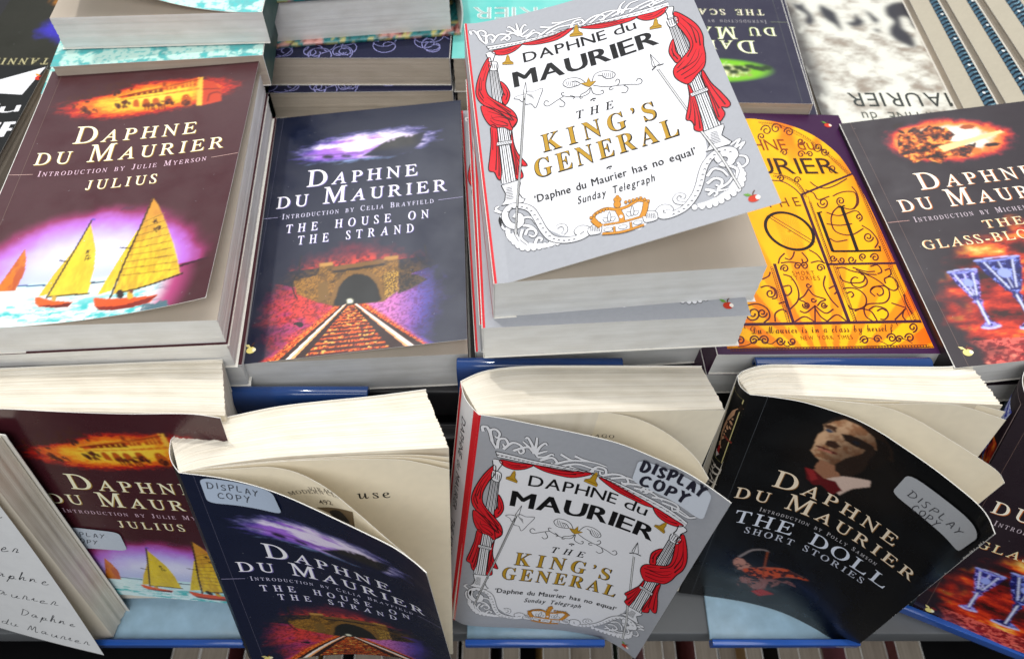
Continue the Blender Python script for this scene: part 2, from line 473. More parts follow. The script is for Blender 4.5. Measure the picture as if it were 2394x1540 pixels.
def printed_sheet(name, S, art, mat, parent, thick=0.32, flat=False, inner=None, lift=0.035, back_col=None):
    """one sheet of card: printed outer face, plain inner face, cut edges.  S(u, v) -> points"""
    w, h, res = art.w, art.h, art.res
    def SN(U, V):
        e = .4
        P = S(U, V)
        n = np.cross(S(U + e, V) - S(U - e, V), S(U, V + e) - S(U, V - e))
        return P, n / (np.linalg.norm(n, axis=-1, keepdims=True) + 1e-12)
    nu, nv = int(w / res) + 1, int(h / res) + 1
    U, V = np.meshgrid(np.linspace(0, w, nu), np.linspace(0, h, nv), indexing='ij')
    U, V = U.ravel(), V.ravel()
    P, n = SN(U, V)
    C0 = art.base(U, V)
    if art.softs: C0 = print_soft(art, U, V, C0, nu, nv)
    VS, CS, FQ, FT = [P], [C0], [grid_faces(nu, nv)], []
    off = len(P)
    cu, cv = 25, 36
    U2, V2 = np.meshgrid(np.linspace(0, w, cu), np.linspace(0, h, cv), indexing='ij')
    P2, n2 = SN(U2.ravel(), V2.ravel())
    ic = inner if inner is not None else c(236, 232, 222)
    VS.append(P2 - n2 * thick); CS.append(np.tile(ic, (len(P2), 1))); FQ.append(grid_faces(cu, cv, off, True)); off += len(P2)
    # cut edges
    t = np.linspace(0, 1, 60)
    loop = np.concatenate([np.stack([t * w, 0 * t], 1), np.stack([0 * t + w, t * h], 1), np.stack([w - t * w, 0 * t + h], 1), np.stack([0 * t, h - t * h], 1)])
    Pe, ne = SN(loop[:, 0], loop[:, 1])
    m = len(loop)
    VS += [Pe, Pe - ne * thick]; CS.append(np.tile(c(235, 233, 228), (2 * m, 1)))
    k = np.arange(m); k2 = (k + 1) % m
    FQ.append(np.stack([k, k + m, k2 + m, k2], 1) + off); off += 2 * m
    for (co, tr, col, layer, fine) in art.items:
        inside = (co[:, 0] > -.01) & (co[:, 0] < w + .01) & (co[:, 1] > -.01) & (co[:, 1] < h + .01)
        if not inside.any(): continue
        if not inside.all():
            co, tr = split_tris(co, tr, 1.5)
            inside = (co[:, 0] > -.01) & (co[:, 0] < w + .01) & (co[:, 1] > -.01) & (co[:, 1] < h + .01)
            tr = tr[inside[tr].all(1)]
            if not len(tr): continue
        elif not flat: co, tr = split_tris(co, tr, fine)
        elif callable(col): co, tr = split_tris(co, tr, fine)
        # same winding for every triangle
        q = co[tr]
        ar = (q[:, 1, 0] - q[:, 0, 0]) * (q[:, 2, 1] - q[:, 0, 1]) - (q[:, 1, 1] - q[:, 0, 1]) * (q[:, 2, 0] - q[:, 0, 0])
        tr = np.where((ar < 0)[:, None], tr[:, ::-1], tr)
        P, n = SN(co[:, 0], co[:, 1])
        VS.append(P + n * lift * layer)
        CS.append(col(co[:, 0], co[:, 1]) if callable(col) else np.tile(A(col), (len(co), 1)))
        FT.append(tr + off); off += len(co)
    FT = [np.concatenate(FT)] if FT else []
    return mesh(name, np.concatenate(VS), [np.concatenate(FQ)] + FT, mat, parent, colors=np.concatenate(CS), smooth=True)
def resample(P, n):
    P = spline(P, 8) if len(P) > 2 else A(P)
    d = np.r_[0, np.cumsum(np.linalg.norm(np.diff(P, axis=0), axis=1))]
    t = np.linspace(0, d[-1], n)
    return np.stack([np.interp(t, d, P[:, k]) for k in range(P.shape[1])], 1)
def page_block(name, front, back, frame, mat, parent, h0=0.8, h1=H - 0.8, rows=26, n=26, rough=0.22, leaf_mat=None, fan=0.25):
    """pages between two curves (u, w) in the book's own frame, each row of leaves cut a little unevenly"""
    R, t0 = frame
    Fc, Bc = resample(front, n), resample(back, n)
    T = np.linspace(0, 1, rows)
    jt = rng.normal(0, rough, rows); jb = rng.normal(0, rough * .5, rows); jx = np.abs(rng.normal(0, fan, rows))
    loc, uv = [], []
    thick = np.linalg.norm(Fc[n // 2] - Bc[n // 2])
    def layer(v, jit):
        for r in range(rows):
            p = Fc * (1 - T[r]) + Bc * T[r]
            d = p[-1] - p[-2]; d /= np.linalg.norm(d) + 1e-9
            p = p - d * jx[r] * np.linspace(0, 1, n)[:, None] ** 4
            loc.append(np.stack([p[:, 0], np.full(n, v + jit[r]), p[:, 1]], 1))
            uv.append(np.stack([np.linspace(0, 126, n), np.full(n, T[r] * thick)], 1))
    layer(h1, jt); layer(h0, jb)
    V = np.concatenate(loc); UVs = np.concatenate(uv)
    m = rows * n
    FQ = [grid_faces(rows, n, 0), grid_faces(rows, n, m, True)]
    # fore-edge and spine side: own vertices so the lines run along the book
    ext, euv, eF = [], [], []
    off = 2 * m
    for col in (n - 1, 0):
        a = V[np.arange(rows) * n + col]; b = V[m + np.arange(rows) * n + col]
        ext += [a, b]
        euv += [np.stack([np.full(rows, H), T * thick], 1), np.stack([np.zeros(rows), T * thick], 1)]
        k = np.arange(rows - 1)
        f = np.stack([k, k + 1, rows + k + 1, rows + k], 1) + off
        eF.append(f if col else f[:, ::-1]); off += 2 * rows
    for r in (0, rows - 1):      # first and last leaf faces
        a = V[r * n + np.arange(n)]; b = V[m + r * n + np.arange(n)]
        ext += [a, b]
        euv += [np.stack([np.arange(n) * 9.0, np.full(n, .3)], 1), np.stack([np.arange(n) * 9.0, np.full(n, .3)], 1)]
        k = np.arange(n - 1)
        f = np.stack([k, n + k, n + k + 1, k + 1], 1) + off
        eF.append(f if r == 0 else f[:, ::-1]); off += 2 * n
    V = np.concatenate([V] + ext); UVs = np.concatenate([UVs] + euv)
    o = mesh(name, V @ R.T + t0, FQ + eF, mat, parent, uvs=UVs)
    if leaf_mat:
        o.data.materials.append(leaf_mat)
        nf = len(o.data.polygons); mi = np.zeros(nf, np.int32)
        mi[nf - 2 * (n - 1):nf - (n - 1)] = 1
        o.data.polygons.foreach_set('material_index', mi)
    return o
def bent(a0b, kb, a0t, kt, hinge=6.0):
    """profile of a cover that lifts off its pages: heading a0 + k s after the hinge crease"""
    def f(U, V):
        t = V / H
        a = np.radians(a0b + (a0t - a0b) * t); k = kb + (kt - kb) * t
        s = np.maximum(U - hinge, 0)
        ks = np.where(np.abs(k) < 1e-6, 1e-6, k)
        x = np.minimum(U, hinge) + (np.sin(a + ks * s) - np.sin(a)) / ks
        w = (np.cos(a) - np.cos(a + ks * s)) / ks
        return np.stack([x, V, w + .35], -1)
    return f
def flat_book(name, pose, T, art, label, cat, group=None, bend=None, spine_col=None, page=PAGE_WHITE, mat=MAT_PRINT, spine_art=None, back=True, inner=None, under=None):
    t0, ypr = A(pose[0]), pose[1]
    R = eul(*ypr)
    base = t0 + R @ A([W / 2, H / 2, -T])
    root = thing(name, base, label, cat, group)
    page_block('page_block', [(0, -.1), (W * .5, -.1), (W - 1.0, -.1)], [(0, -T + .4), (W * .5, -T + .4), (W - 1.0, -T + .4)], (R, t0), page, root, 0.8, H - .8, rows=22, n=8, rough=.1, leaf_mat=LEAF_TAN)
    if bend:
        g = bent(*bend)
        S = lambda U, V: g(U, V) @ R.T + t0
    else:
        S = lambda U, V: np.stack([U, V, 0 * U + .35], -1) @ R.T + t0
    printed_sheet('front_cover', S, art, mat, root, flat=bend is None, inner=inner)
    sc = spine_col if spine_col is not None else art.base(A([1.0]), A([99.0]))[0]
    sa = Art(lambda U, V: np.tile(sc, (len(U), 1)), 6.0, T, H)
    if spine_art: spine_art(sa)
    Ss = lambda U, V: np.stack([0 * U - .5, V, U - T + .2], -1) @ R.T + t0
    printed_sheet('spine', Ss, sa, mat, root, .3, True)
    if back:
        ba = Art(lambda U, V: np.tile(sc, (len(U), 1)), 12.0)
        Sb = lambda U, V: np.stack([W - U, V, 0 * U - T], -1) @ R.T + t0
        printed_sheet('back_cover', Sb, ba, mat, root, .3, True)
    return root
def dup(root, label, group, loc=None, drot=0.0):
    r = root.copy(); COL.objects.link(r)
    r['label'] = label; r['group'] = group
    for ch in root.children:
        k = ch.copy(); COL.objects.link(k); k.parent = r
    if loc is not None: r.location = loc
    r.rotation_euler = (0, 0, drot)
    return r
# ------------------------------------------------------------------ printed designs
def pxmap(corners, off=(0, 0)):
    """picture points -> millimetres, from the four cover corners (bl, br, tr, tl)"""
    Hm = hom(corners, RECT)
    return lambda P: happ(Hm, A(P) + A(off))
def cloth(U, V, col, amt=.06, s=.5):
    n = fbm(U * s + 3, V * s + 8, 3) - .5
    return A(col) * (1 + amt * 2 * n)[..., None]

def publisher_fruit(a, u, v, s, leaf, body, core):
    t = np.linspace(0, 2 * math.pi, 16, endpoint=False)
    a.poly(np.stack([u + 2.4 * s * np.cos(t), v + 2.1 * s * np.sin(t)], 1), body, 6, raw=True)
    a.poly(np.stack([u + 1.7 * s + 1.0 * s * np.cos(t), v + 1.2 * s * np.sin(t)], 1), core, 7, raw=True)
    a.poly([(u - .2 * s, v + 1.8 * s), (u - 1.4 * s, v + 3.6 * s), (u - 3.4 * s, v + 4.0 * s), (u - 2.4 * s, v + 2.2 * s)], leaf, 7, raw=True)
    a.stroke([(u, v + 1.6 * s), (u + .5 * s, v + 3.2 * s), (u + 1.5 * s, v + 4.4 * s)], .5 * s, c(90, 50, 20), 7, raw=True)

def series_titles(a, intro, lines, hi, lo, tcol, icol, light=None, rules=True):
    """the shared author / title block of the uniform paperbacks; positions in mm"""
    sh = (.55, -.5)
    for col, off, ly in ((lo, sh, 4), (hi, (0, 0), 5)):
        a.text('Daphne', (28.2, 129), (97.8, 129), 14.6, 'serif', col, ly, gap=.20, small=.69, off=off)
        a.text('du Maurier', (11, 112.7), (116, 112.7), 14.2, 'serif', col, ly, gap=.19, small=.69, space=.28, off=off)
    if light is not None:
        pass
    a.text(intro, (15.8, 103.2), (108, 103.2), 4.3, 'serif', icol, 5, gap=.22, small=.76, space=.5)
    for s, u0, u1, v, cap, gp in lines:
        a.text(s, (u0 + .4, v - .4), (u1 + .4, v - .4), cap, 'serif', lo, 4, gap=gp, space=.55)
        a.text(s, (u0, v), (u1, v), cap, 'serif', tcol, 5, gap=gp, space=.55)
    wl = mix(A(lo), A([.5, .5, .5]), A(.5))
    a.stroke([(6.6, .3), (6.5, 70), (6.6, 140), (6.5, 197.6)], .22, mix(A(a.base(A([6.]), A([99.]))[0]), wl, A(.25)), 1, raw=True)
    for k in range(26):
        u, v, g = rng.random() * W, rng.random() * H, rng.random() * 360
        a.stroke([(u, v), (u + .8 * math.cos(g), v + .8 * math.sin(g))], .22, mix(A(a.base(A([u]), A([v]))[0]), A([.6, .6, .62]), A(.35)), 1, 0, raw=True)
    if rules:
        a.stroke([(.5, 105.4), (13, 105.2)], .35, mix(A(icol), A(lo), A(.5)), 4, raw=True)
        a.stroke([(110.8, 105.2), (125.7, 105.6)], .35, mix(A(icol), A(lo), A(.5)), 4, raw=True)

# ---- maroon paperback with the hotel and the sailing boats
MAROON = c(68, 28, 35)
def boats_base(U, V):
    C = cloth(U, V, MAROON)
    n = fbm(U * .35, V * .6, 4)
    d = ellip(U, V, 65, 166, 47, 14.5, 6) + (n - .5) * .35 + .5 * sstep(60, 20, U) * sstep(166, 176, V)
    fire = ramp(d, [(0, c(255, 226, 80)), (.5, c(255, 200, 50)), (.72, c(245, 130, 25)), (.95, c(215, 40, 20)), (1.2, c(110, 30, 30))])
    C = mix(C, fire, sstep(1.25, .8, d))
    # lower picture
    e = ellip(U, V, 59, 24, 61, 50, 0) + (fbm(U * .12, V * .12, 3) - .5) * .12
    sky = ramp(e, [(0, c(240, 238, 255)), (.45, c(226, 226, 252)), (.66, c(196, 176, 245)), (.82, c(186, 110, 214)), (.95, c(160, 50, 110)), (1.1, c(90, 36, 50))])
    sky = mix(sky, c(178, 190, 236), .7 * sstep(44, 28, V) * sstep(.8, .5, e))
    sea_n = fbm(U * .16, V * .55, 5)
    sea = mix(mix(A([c(222, 246, 246)]), c(70, 190, 190), sstep(.44, .66, sea_n) * sstep(22, 8, V)), c(190, 238, 238), .5 * sstep(20, 26, V))
    es = ellip(U, V, 42, 18, 72, 52, 0)
    sea = mix(sea, c(190, 70, 130), sstep(.72, .92, es))
    hor = 25.6 + U * .012
    low = np.where((V > hor)[..., None], sky, sea)
    m = np.where(V > hor, sstep(1.12, .86, e), sstep(1.08, .84, es))
    return mix(C, low, m)
def art_boats(res=.5):
    a = Art(boats_base, res)
    cz1 = [(-490.5, 2899), (1760.6, 2543.9), (2221.8, 501.5), (453.9, 611.3)]     # cover corners seen in the hotel close-up
    a.xf = pxmap(cz1)
    a.blur = .45
    dk, md = c(120, 40, 12), c(205, 100, 20)
    a.poly([(1050, 830), (1430, 745), (1730, 665), (1735, 690), (1430, 775), (1060, 850)], c(225, 90, 25), 1)
    a.poly([(1120, 815), (1420, 750), (1420, 790), (1125, 830)], dk, 2)
    for q in ([(1450, 740), (1540, 715), (1540, 762), (1450, 778)], [(1575, 722), (1700, 690), (1700, 738), (1575, 757)]): a.poly(q, c(190, 80, 20), 2)
    for x in (1475, 1505, 1610, 1640, 1670): a.stroke([(x, 735 - (x - 1475) * .2), (x, 770 - (x - 1475) * .12)], .4, c(250, 170, 50), 3, 0)
    for x in (1190, 1240, 1290, 1340, 1380): a.stroke([(x, 805 - (x - 1190) * .22), (x, 825 - (x - 1190) * .2)], .5, c(250, 180, 50), 3, 0)
    for x, y, rx, ry in ((1190, 895, 26, 38), (1275, 890, 30, 42), (1360, 880, 30, 38), (1465, 870, 36, 45), (1615, 875, 42, 60)):
        t = np.linspace(0, math.pi, 10)
        a.poly(np.concatenate([np.stack([x + rx * np.cos(t), y - ry * np.sin(t)], 1), [(x - rx, y + ry * .7), (x + rx, y + ry * .7)]]), c(190, 85, 18), 2)
    a.poly([(1720, 670), (1755, 665), (1740, 915), (1700, 915)], c(250, 190, 66), 2)
    for k in range(5): a.stroke([(1450 + k * 58, 805 - k * 9), (1490 + k * 58, 800 - k * 9)], 1.1, c(214, 120, 30), 3, 0)
    a.stroke([(1040, 838), (1430, 752), (1735, 678)], .8, c(150, 46, 14), 3, 0); a.stroke([(1435, 705), (1435, 740)], 1.6, c(150, 60, 20), 3, 0)
    a.poly([(1755, 690), (1860, 715), (1900, 780), (1900, 880), (1745, 915)], c(196, 60, 26), 1); a.stroke([(1750, 770), (1890, 770)], .6, c(120, 30, 20), 2, 0); a.stroke([(1790, 880), (1810, 820), (1860, 800), (1900, 810)], .8, c(120, 30, 20), 2)
    for y0, y1 in ((840, 810), (790, 745)): a.stroke([(1000, y0 + 30), (1720, y1 - 40)], .5, c(230, 120, 30), 3, 0)
    for (x, y, rx, ry, k) in ((1080, 908, 75, 24, 0), (1100, 880, 40, 14, 0), (775, 962, 75, 28, 0), (1300, 908, 50, 13, 0), (1390, 900, 40, 14, 0), (1470, 880, 55, 20, 0), (1610, 895, 30, 30, 0)):
        for q in range(14):
            g = rng.random() * 6.28; d = rng.random() ** .5
            a.blob(x + rx * d * math.cos(g), y + ry * d * math.sin(g), rx * (.12 + .2 * rng.random()), ry * (.2 + .25 * rng.random()), [c(84, 28, 14), c(60, 22, 16), c(120, 44, 18)][q % 3], 4, 7, rng.random() * 90)
    for x in (1262, 1290, 1322, 1340, 1380, 1405, 1430): a.stroke([(x, 905), (x + 6, 948)], .55, c(88, 28, 14), 4, 0)
    for k in range(70):
        x = 560 + rng.random() * 620; y = 850 - (x - 700) * .28 + rng.normal(0, 26)
        a.blob(x, y, 6 + rng.random() * 18, 4 + rng.random() * 8, c(72, 32, 26), 3, 6, rng.random() * 180)
    a.blur = .28
    # boats: traced in the close-up of the lower half
    D = lambda x, y: ((.487 * x) / .4675, (.487 * y + 700) / .4675)
    T = lambda P: [D(*p) for p in P]
    a.stroke(T([(150, 938), (405, 912)]), .7, c(40, 60, 130), 2, 0); a.stroke(T([(750, 878), (890, 862)]), .8, c(50, 50, 90), 2, 0); a.stroke(T([(1470, 752), (1700, 697)]), (1.4, .5), c(60, 22, 40), 2, 0)
    for k in range(60):
        x = 60 + rng.random() * 1300; y = 1020 + rng.random() * 190
        a.stroke(T([(x, y), (x + 25 + 30 * rng.random(), y - 6), (x + 70, y - 4)]), (.9, .2), [c(120, 205, 200), c(245, 252, 250), c(150, 222, 220)][k % 3], 1, 3)
    yl = lambda U, V: mix(mix(A([c(240, 205, 48)]), c(206, 164, 44), sstep(.2, .85, fbm(U * .5, V * .18, 3))), c(200, 120, 50), .75 * sstep(34, 74, V) * sstep(70, 82, U))
    y2 = lambda U, V: mix(A([c(238, 208, 52)]), c(212, 180, 44), sstep(.2, .9, fbm(U * .4, V * .15, 3)))
    orr = lambda U, V: mix(A([c(214, 120, 40)]), c(190, 90, 50), sstep(.3, .7, fbm(U * .4, V * .2, 3)))
    a.poly(T([(1265, 205), (1310, 265), (1375, 420), (1430, 580), (1462, 700), (1480, 808), (1300, 868), (1100, 930), (940, 960), (1000, 800), (1085, 600), (1180, 400)]), yl, 3, fine=1.5)
    a.poly(T([(1140, 460), (1150, 480), (1060, 690), (930, 930), (815, 968), (900, 830), (1010, 660)]), y2, 2, fine=1.5)
    for k in range(9): a.stroke(T([(1180 - k * 24, 400 + k * 52), (1350 + k * 14, 330 + k * 55)]), .22, c(150, 110, 40), 4, 0)
    a.stroke(T([(1268, 200), (1170, 420), (1040, 700), (915, 995)]), .8, c(70, 45, 25), 5); a.stroke(T([(1505, 808), (1200, 900), (965, 955)]), .9, c(60, 40, 25), 5)
    a.stroke(T([(1000, 598), (1085, 602)]), .5, c(50, 35, 30), 5, 0)
    a.poly(T([(755, 418), (775, 500), (797, 620), (785, 750), (732, 962), (560, 985), (400, 1000), (520, 790), (640, 600)]), y2, 3, fine=1.5)
    a.poly(T([(620, 625), (560, 740), (400, 985), (330, 1000), (450, 830)]), c(226, 190, 48), 2)
    a.stroke(T([(770, 380), (640, 600), (390, 1015)]), .7, c(70, 50, 30), 5); a.stroke(T([(745, 958), (410, 1000)]), .7, c(60, 40, 25), 5); a.stroke(T([(497, 714), (560, 722)]), .5, c(50, 35, 30), 5, 0)
    a.poly(T([(208, 645), (220, 720), (205, 830), (130, 972), (-40, 1000), (60, 860)]), orr, 3, fine=1.5)
    a.poly(T([(782, 995), (800, 990), (900, 998), (1100, 985), (1300, 968), (1240, 1020), (1100, 1055), (940, 1075), (830, 1080), (790, 1050)]), c(226, 84, 30), 6)
    a.poly(T([(800, 1060), (1000, 1050), (1300, 970), (1220, 1025), (1080, 1060), (930, 1082), (830, 1082)]), c(130, 34, 20), 7)
    a.poly(T([(300, 1015), (330, 1010), (450, 1030), (608, 1030), (570, 1065), (440, 1078), (330, 1082), (300, 1060)]), c(230, 96, 34), 6)
    a.poly(T([(330, 1075), (480, 1060), (608, 1032), (565, 1070), (440, 1082)]), c(110, 30, 20), 7)
    for x, y, s, k in ((1000, 960, 34, c(50, 34, 30)), (1080, 965, 30, c(214, 170, 50)), (455, 1010, 20, c(200, 160, 60))): a.blob(*D(x, y), s * .8, s, k, 8)
    a.blob(*D(995, 940), 14, 14, c(50, 34, 30), 9); a.blob(*D(1090, 938), 12, 12, c(120, 60, 40), 9)
    a.poly(T([(770, 372), (795, 374), (790, 385), (768, 384)]), c(110, 80, 190), 5)
    a.stroke(T([(1010, 298), (1050, 280), (1075, 284), (1110, 266)]), .5, c(90, 40, 70), 4)
    for k in range(16): a.stroke(T([(1110 + rng.random() * 220, 1030 + rng.random() * 90)] * 1 + [(1330 + rng.random() * 60, 1010 + rng.random() * 60)]), (.5, 1.2), c(80, 110, 120), 1, 0)
    dk = c(70, 50, 25)
    p = lambda x, y: a.px([D(x, y)])[0]
    a.text('W', p(715, 652), p(738, 650), 2.2, 'sans', dk, 6); a.text('14', p(708, 705), p(742, 700), 2.6, 'sans', dk, 6)
    a.blob(*D(727, 665), 4, 4, dk, 6)
    a.text('W', p(1272, 415), p(1310, 395), 3.0, 'sans', c(70, 40, 25), 6); a.text('19', p(1290, 475), p(1335, 450), 3.2, 'sans', c(70, 40, 25), 6)
    a.blur = 0
    series_titles(a, 'Introduction by Julie Myerson', [('JULIUS', 44.3, 82.6, 90.2, 7.2, .32)], c(255, 250, 214), c(168, 132, 60), c(252, 244, 210), c(226, 190, 206))
    return a

# ---- navy paperback with the evening sky and the railway tunnel
NAVY = c(17, 25, 50)
def tunnel_base(U, V):
    C = cloth(U, V, NAVY)
    n = fbm(U * .15, V * .45, 4)
    d = ellip(U, V, 64, 162, 45, 14, 4) + (n - .5) * .5
    s = mix(A([c(170, 110, 225)]), c(246, 232, 255), sstep(.35, .65, fbm(U * .07 + 9, V * .25, 4) + .25 * sstep(40, 85, U)))
    s = mix(s, c(80, 84, 200), .8 * sstep(.6, 1.0, d))
    s = mix(s, c(150, 180, 236), sstep(151, 148.5, V))
    C = mix(C, s, sstep(1.12, .62, d))
    e = ellip(U, V, 63, 30, 50, 46, 0) + (fbm(U * .2, V * .2, 3) - .5) * .25
    st = fbm(U * .5, V * .5, 4)
    top = mix(A([c(226, 70, 52)]), c(90, 34, 40), sstep(.28, .72, st))
    top = mix(top, c(150, 40, 60), sstep(62, 74, V))
    wall = mix(A([c(104, 74, 30)]), c(40, 30, 22), sstep(.25, .7, st))
    lw = mix(A([c(214, 60, 54)]), c(176, 54, 112), sstep(.3, .75, fbm(U * .12, V * .2, 4))); lw = mix(lw, c(70, 18, 30), .7 * sstep(.42, .7, fbm(U * .9, V * 1.1, 4)))
    rw = mix(A([c(216, 120, 190)]), c(84, 70, 170), sstep(82, 108, U + 6 * st)); rw = mix(rw, c(90, 30, 80), .6 * sstep(.44, .7, fbm(U * .9 + 5, V * 1.1, 4)))
    pit = np.where((U < 58)[..., None], lw, rw)
    bank = 38 + np.abs(U - 62) * .34
    pic = np.where((V > 61)[..., None], top, np.where((V > bank)[..., None], wall, pit))
    grit = fbm(U * 1.1, V * 1.5, 3)
    tr = mix(A([c(226, 84, 18)]), c(250, 176, 70), sstep(.55, .85, grit)); tr = mix(tr, c(96, 24, 12), sstep(.5, .3, grit))
    half = 5 + (36 - V) * 1.05
    pic = mix(pic, tr, sstep(2, -2, np.abs(U - 62) - half) * sstep(36, 33, V))
    m = sstep(1.1, .62, e)
    m = np.maximum(m, sstep(4, -2, np.abs(U - 62) - half - 2) * sstep(35, 30, V) )
    return mix(C, pic, m)
def art_tunnel(res=.5):
    a = Art(tunnel_base, res)
    a.xf = pxmap([(35, 1290), (1300, 1145), (1267, -134), (274, -51)])
    a.blur = .6
    hill = lambda U, V: mix(mix(A([c(30, 32, 36)]), c(48, 46, 44), fbm(U * .3, V * .3, 3)), A(NAVY), np.clip(sstep(160, 153, V) + sstep(92, 104, U), 0, 1))
    a.poly([(750, 158), (800, 130), (850, 95), (900, 70), (960, 55), (1020, 48), (1085, 30), (1060, 90), (1010, 140), (900, 165)], hill, 1, fine=2)
    for x, y in ((890, 80), (915, 72), (985, 55), (1010, 52)): a.blob(x, y, 4, 3, c(240, 220, 255), 2, 6)
    a.blob(567, 160, 30, 9, c(34, 30, 44), 2); a.blob(665, 157, 28, 6, c(44, 36, 60), 2); a.stroke([(430, 152), (600, 148), (760, 140)], .7, c(90, 60, 120), 1)
    a.blur = .42
    brick = lambda U, V: mix(mix(A([c(168, 118, 40)]), c(96, 66, 28), sstep(.2, .8, fbm(U * 1.4, V * 1.4, 4))), c(50, 38, 24), .7 * sstep(.4, .75, fbm(U * .2 + 4, V * .2, 4)))
    brick2 = lambda U, V: mix(A([c(196, 150, 58)]), c(84, 60, 32), sstep(.3, .7, fbm(U * 1.6, V * 1.6, 4)))
    a.poly([(382, 830), (515, 800), (515, 945), (470, 930), (400, 900)], brick, 1, fine=1.2)
    a.poly([(940, 790), (1040, 800), (1095, 825), (1000, 880), (940, 900)], lambda U, V: mix(A([c(74, 54, 34)]), c(30, 26, 26), sstep(.4, .6, fbm(U, V, 3))), 1, fine=1.2)
    a.poly([(515, 790), (525, 745), (590, 738), (592, 762), (868, 722), (870, 708), (936, 703), (940, 790), (870, 940), (600, 965), (510, 945)], brick, 1, fine=1.2)
    a.poly([(592, 755), (868, 716), (868, 740), (592, 780)], c(120, 84, 40), 2); a.poly([(592, 778), (868, 738), (868, 748), (592, 790)], c(40, 30, 24), 3)
    a.poly([(870, 790), (940, 775), (942, 885), (872, 935)], brick2, 2, fine=1.0); a.poly([(515, 845), (565, 838), (570, 930), (512, 942)], c(120, 88, 38), 2)
    a.poly([(525, 738), (590, 730), (590, 745), (522, 752)], c(190, 140, 70), 3); a.poly([(868, 705), (938, 698), (938, 712), (868, 720)], c(180, 130, 60), 3)
    arch = [(606, 966), (612, 915), (640, 845), (690, 803), (738, 797), (792, 812), (830, 860), (842, 905), (842, 940), (722, 958)]
    a.stroke(spline([(588, 960), (598, 910), (630, 835), (688, 788), (738, 782), (798, 798), (842, 850), (856, 905), (858, 940)], 6), 1.8, c(126, 90, 40), 2, 0)
    a.poly(arch, c(24, 26, 26), 4, smooth=4)
    a.blob(685, 940, 13, 11, c(240, 240, 214), 5)
    a.blur = .22
    for k in range(17):                                  # sleepers
        f = ((k + .5) / 17) ** 1.7
        y = 972 + f * 285; hw = 30 + f * 330; tilt = -f * 34
        x = 690 - f * 10
        a.stroke([(x - hw, y + tilt * -1 + 2), (x + hw * .98, y + tilt)], (.35 + f * 1.6), c(70, 18, 10), 2, 0)
        for q in range(int(6 + f * 14)):
            xx = x + (rng.random() * 2 - 1) * hw * .92
            a.blob(xx, y + 8 * f + rng.random() * 16 * f + (x - xx) / hw * tilt * -1, 2 + 9 * f * rng.random(), 1 + 3.5 * f * rng.random(), [c(250, 190, 90), c(226, 100, 24), c(120, 34, 14)][q % 3], 3, 5)
    a.poly([(676, 962), (640, 962), (262, 1290), (420, 1262)], c(44, 16, 16), 6)
    a.poly([(652, 962), (660, 962), (362, 1268), (320, 1272)], c(255, 176, 110), 7); a.poly([(652, 962), (655, 962), (340, 1270), (320, 1272)], c(255, 246, 236), 8)
    a.poly([(704, 958), (730, 958), (1100, 1190), (930, 1225)], c(44, 16, 16), 6)
    a.poly([(714, 958), (722, 958), (1046, 1196), (1006, 1202)], c(255, 176, 120), 7); a.poly([(718, 958), (722, 958), (1046, 1196), (1024, 1199)], c(255, 246, 240), 8)
    a.blob(405, 1062, 22, 8, c(30, 24, 30), 4); a.blob(415, 1070, 14, 10, c(30, 24, 30), 4)
    for P in ([(425, 690), (412, 740), (415, 790)], [(400, 790), (372, 840), (380, 890), (400, 930)], [(1030, 690), (1070, 740), (1110, 760)], [(1080, 640), (1090, 700)]): a.stroke(P, .45, c(30, 28, 34), 3)
    a.blur = 0
    series_titles(a, 'Introduction by Celia Brayfield', [('THE HOUSE ON', 19.3, 105, 91.4, 6.7, .5), ('THE STRAND', 27.4, 96.2, 81.2, 6.7, .5)], c(252, 250, 255), c(118, 108, 170), c(240, 238, 250), c(214, 210, 236))
    publisher_fruit(a, 9.4, 8.5, 1.05, c(236, 224, 150), c(240, 222, 130), c(250, 244, 206))
    return a

# ---- dark plum paperback with the broken ship and the cut-glass goblets
PLUM = c(36, 24, 32)
def goblets_base(U, V):
    C = cloth(U, V, PLUM)
    n = fbm(U * .2, V * .2, 4)
    d = ellip(U, V, 60, 170, 38, 20, -4) + (n - .5) * .3
    C = mix(C, ramp(d, [(0, c(255, 250, 240)), (.55, c(255, 240, 225)), (.75, c(255, 150, 60)), (.92, c(210, 50, 40)), (1.1, c(96, 34, 66))]), sstep(1.15, .85, d))
    f = fbm(U * .06 + 5, V * .13 + 1, 5)
    e = ellip(U, V, 72, 30, 60, 62, 0) + (fbm(U * .1, V * .1, 3) - .5) * .4
    fire = ramp(f, [(.25, c(50, 14, 14)), (.42, c(150, 24, 18)), (.55, c(222, 60, 24)), (.68, c(250, 140, 40)), (.8, c(255, 220, 120))])
    fl = mix(A([c(150, 30, 34)]), c(226, 96, 84), sstep(.4, .6, fbm(U * .5, V * .9, 3)))
    fire = np.where((V < 16 - U * .03)[..., None], fl, fire)
    fire = mix(fire, c(30, 14, 18), .75 * sstep(44, 60, V) * sstep(.66, .35, f))
    return mix(C, fire, sstep(1.08, .78, e))
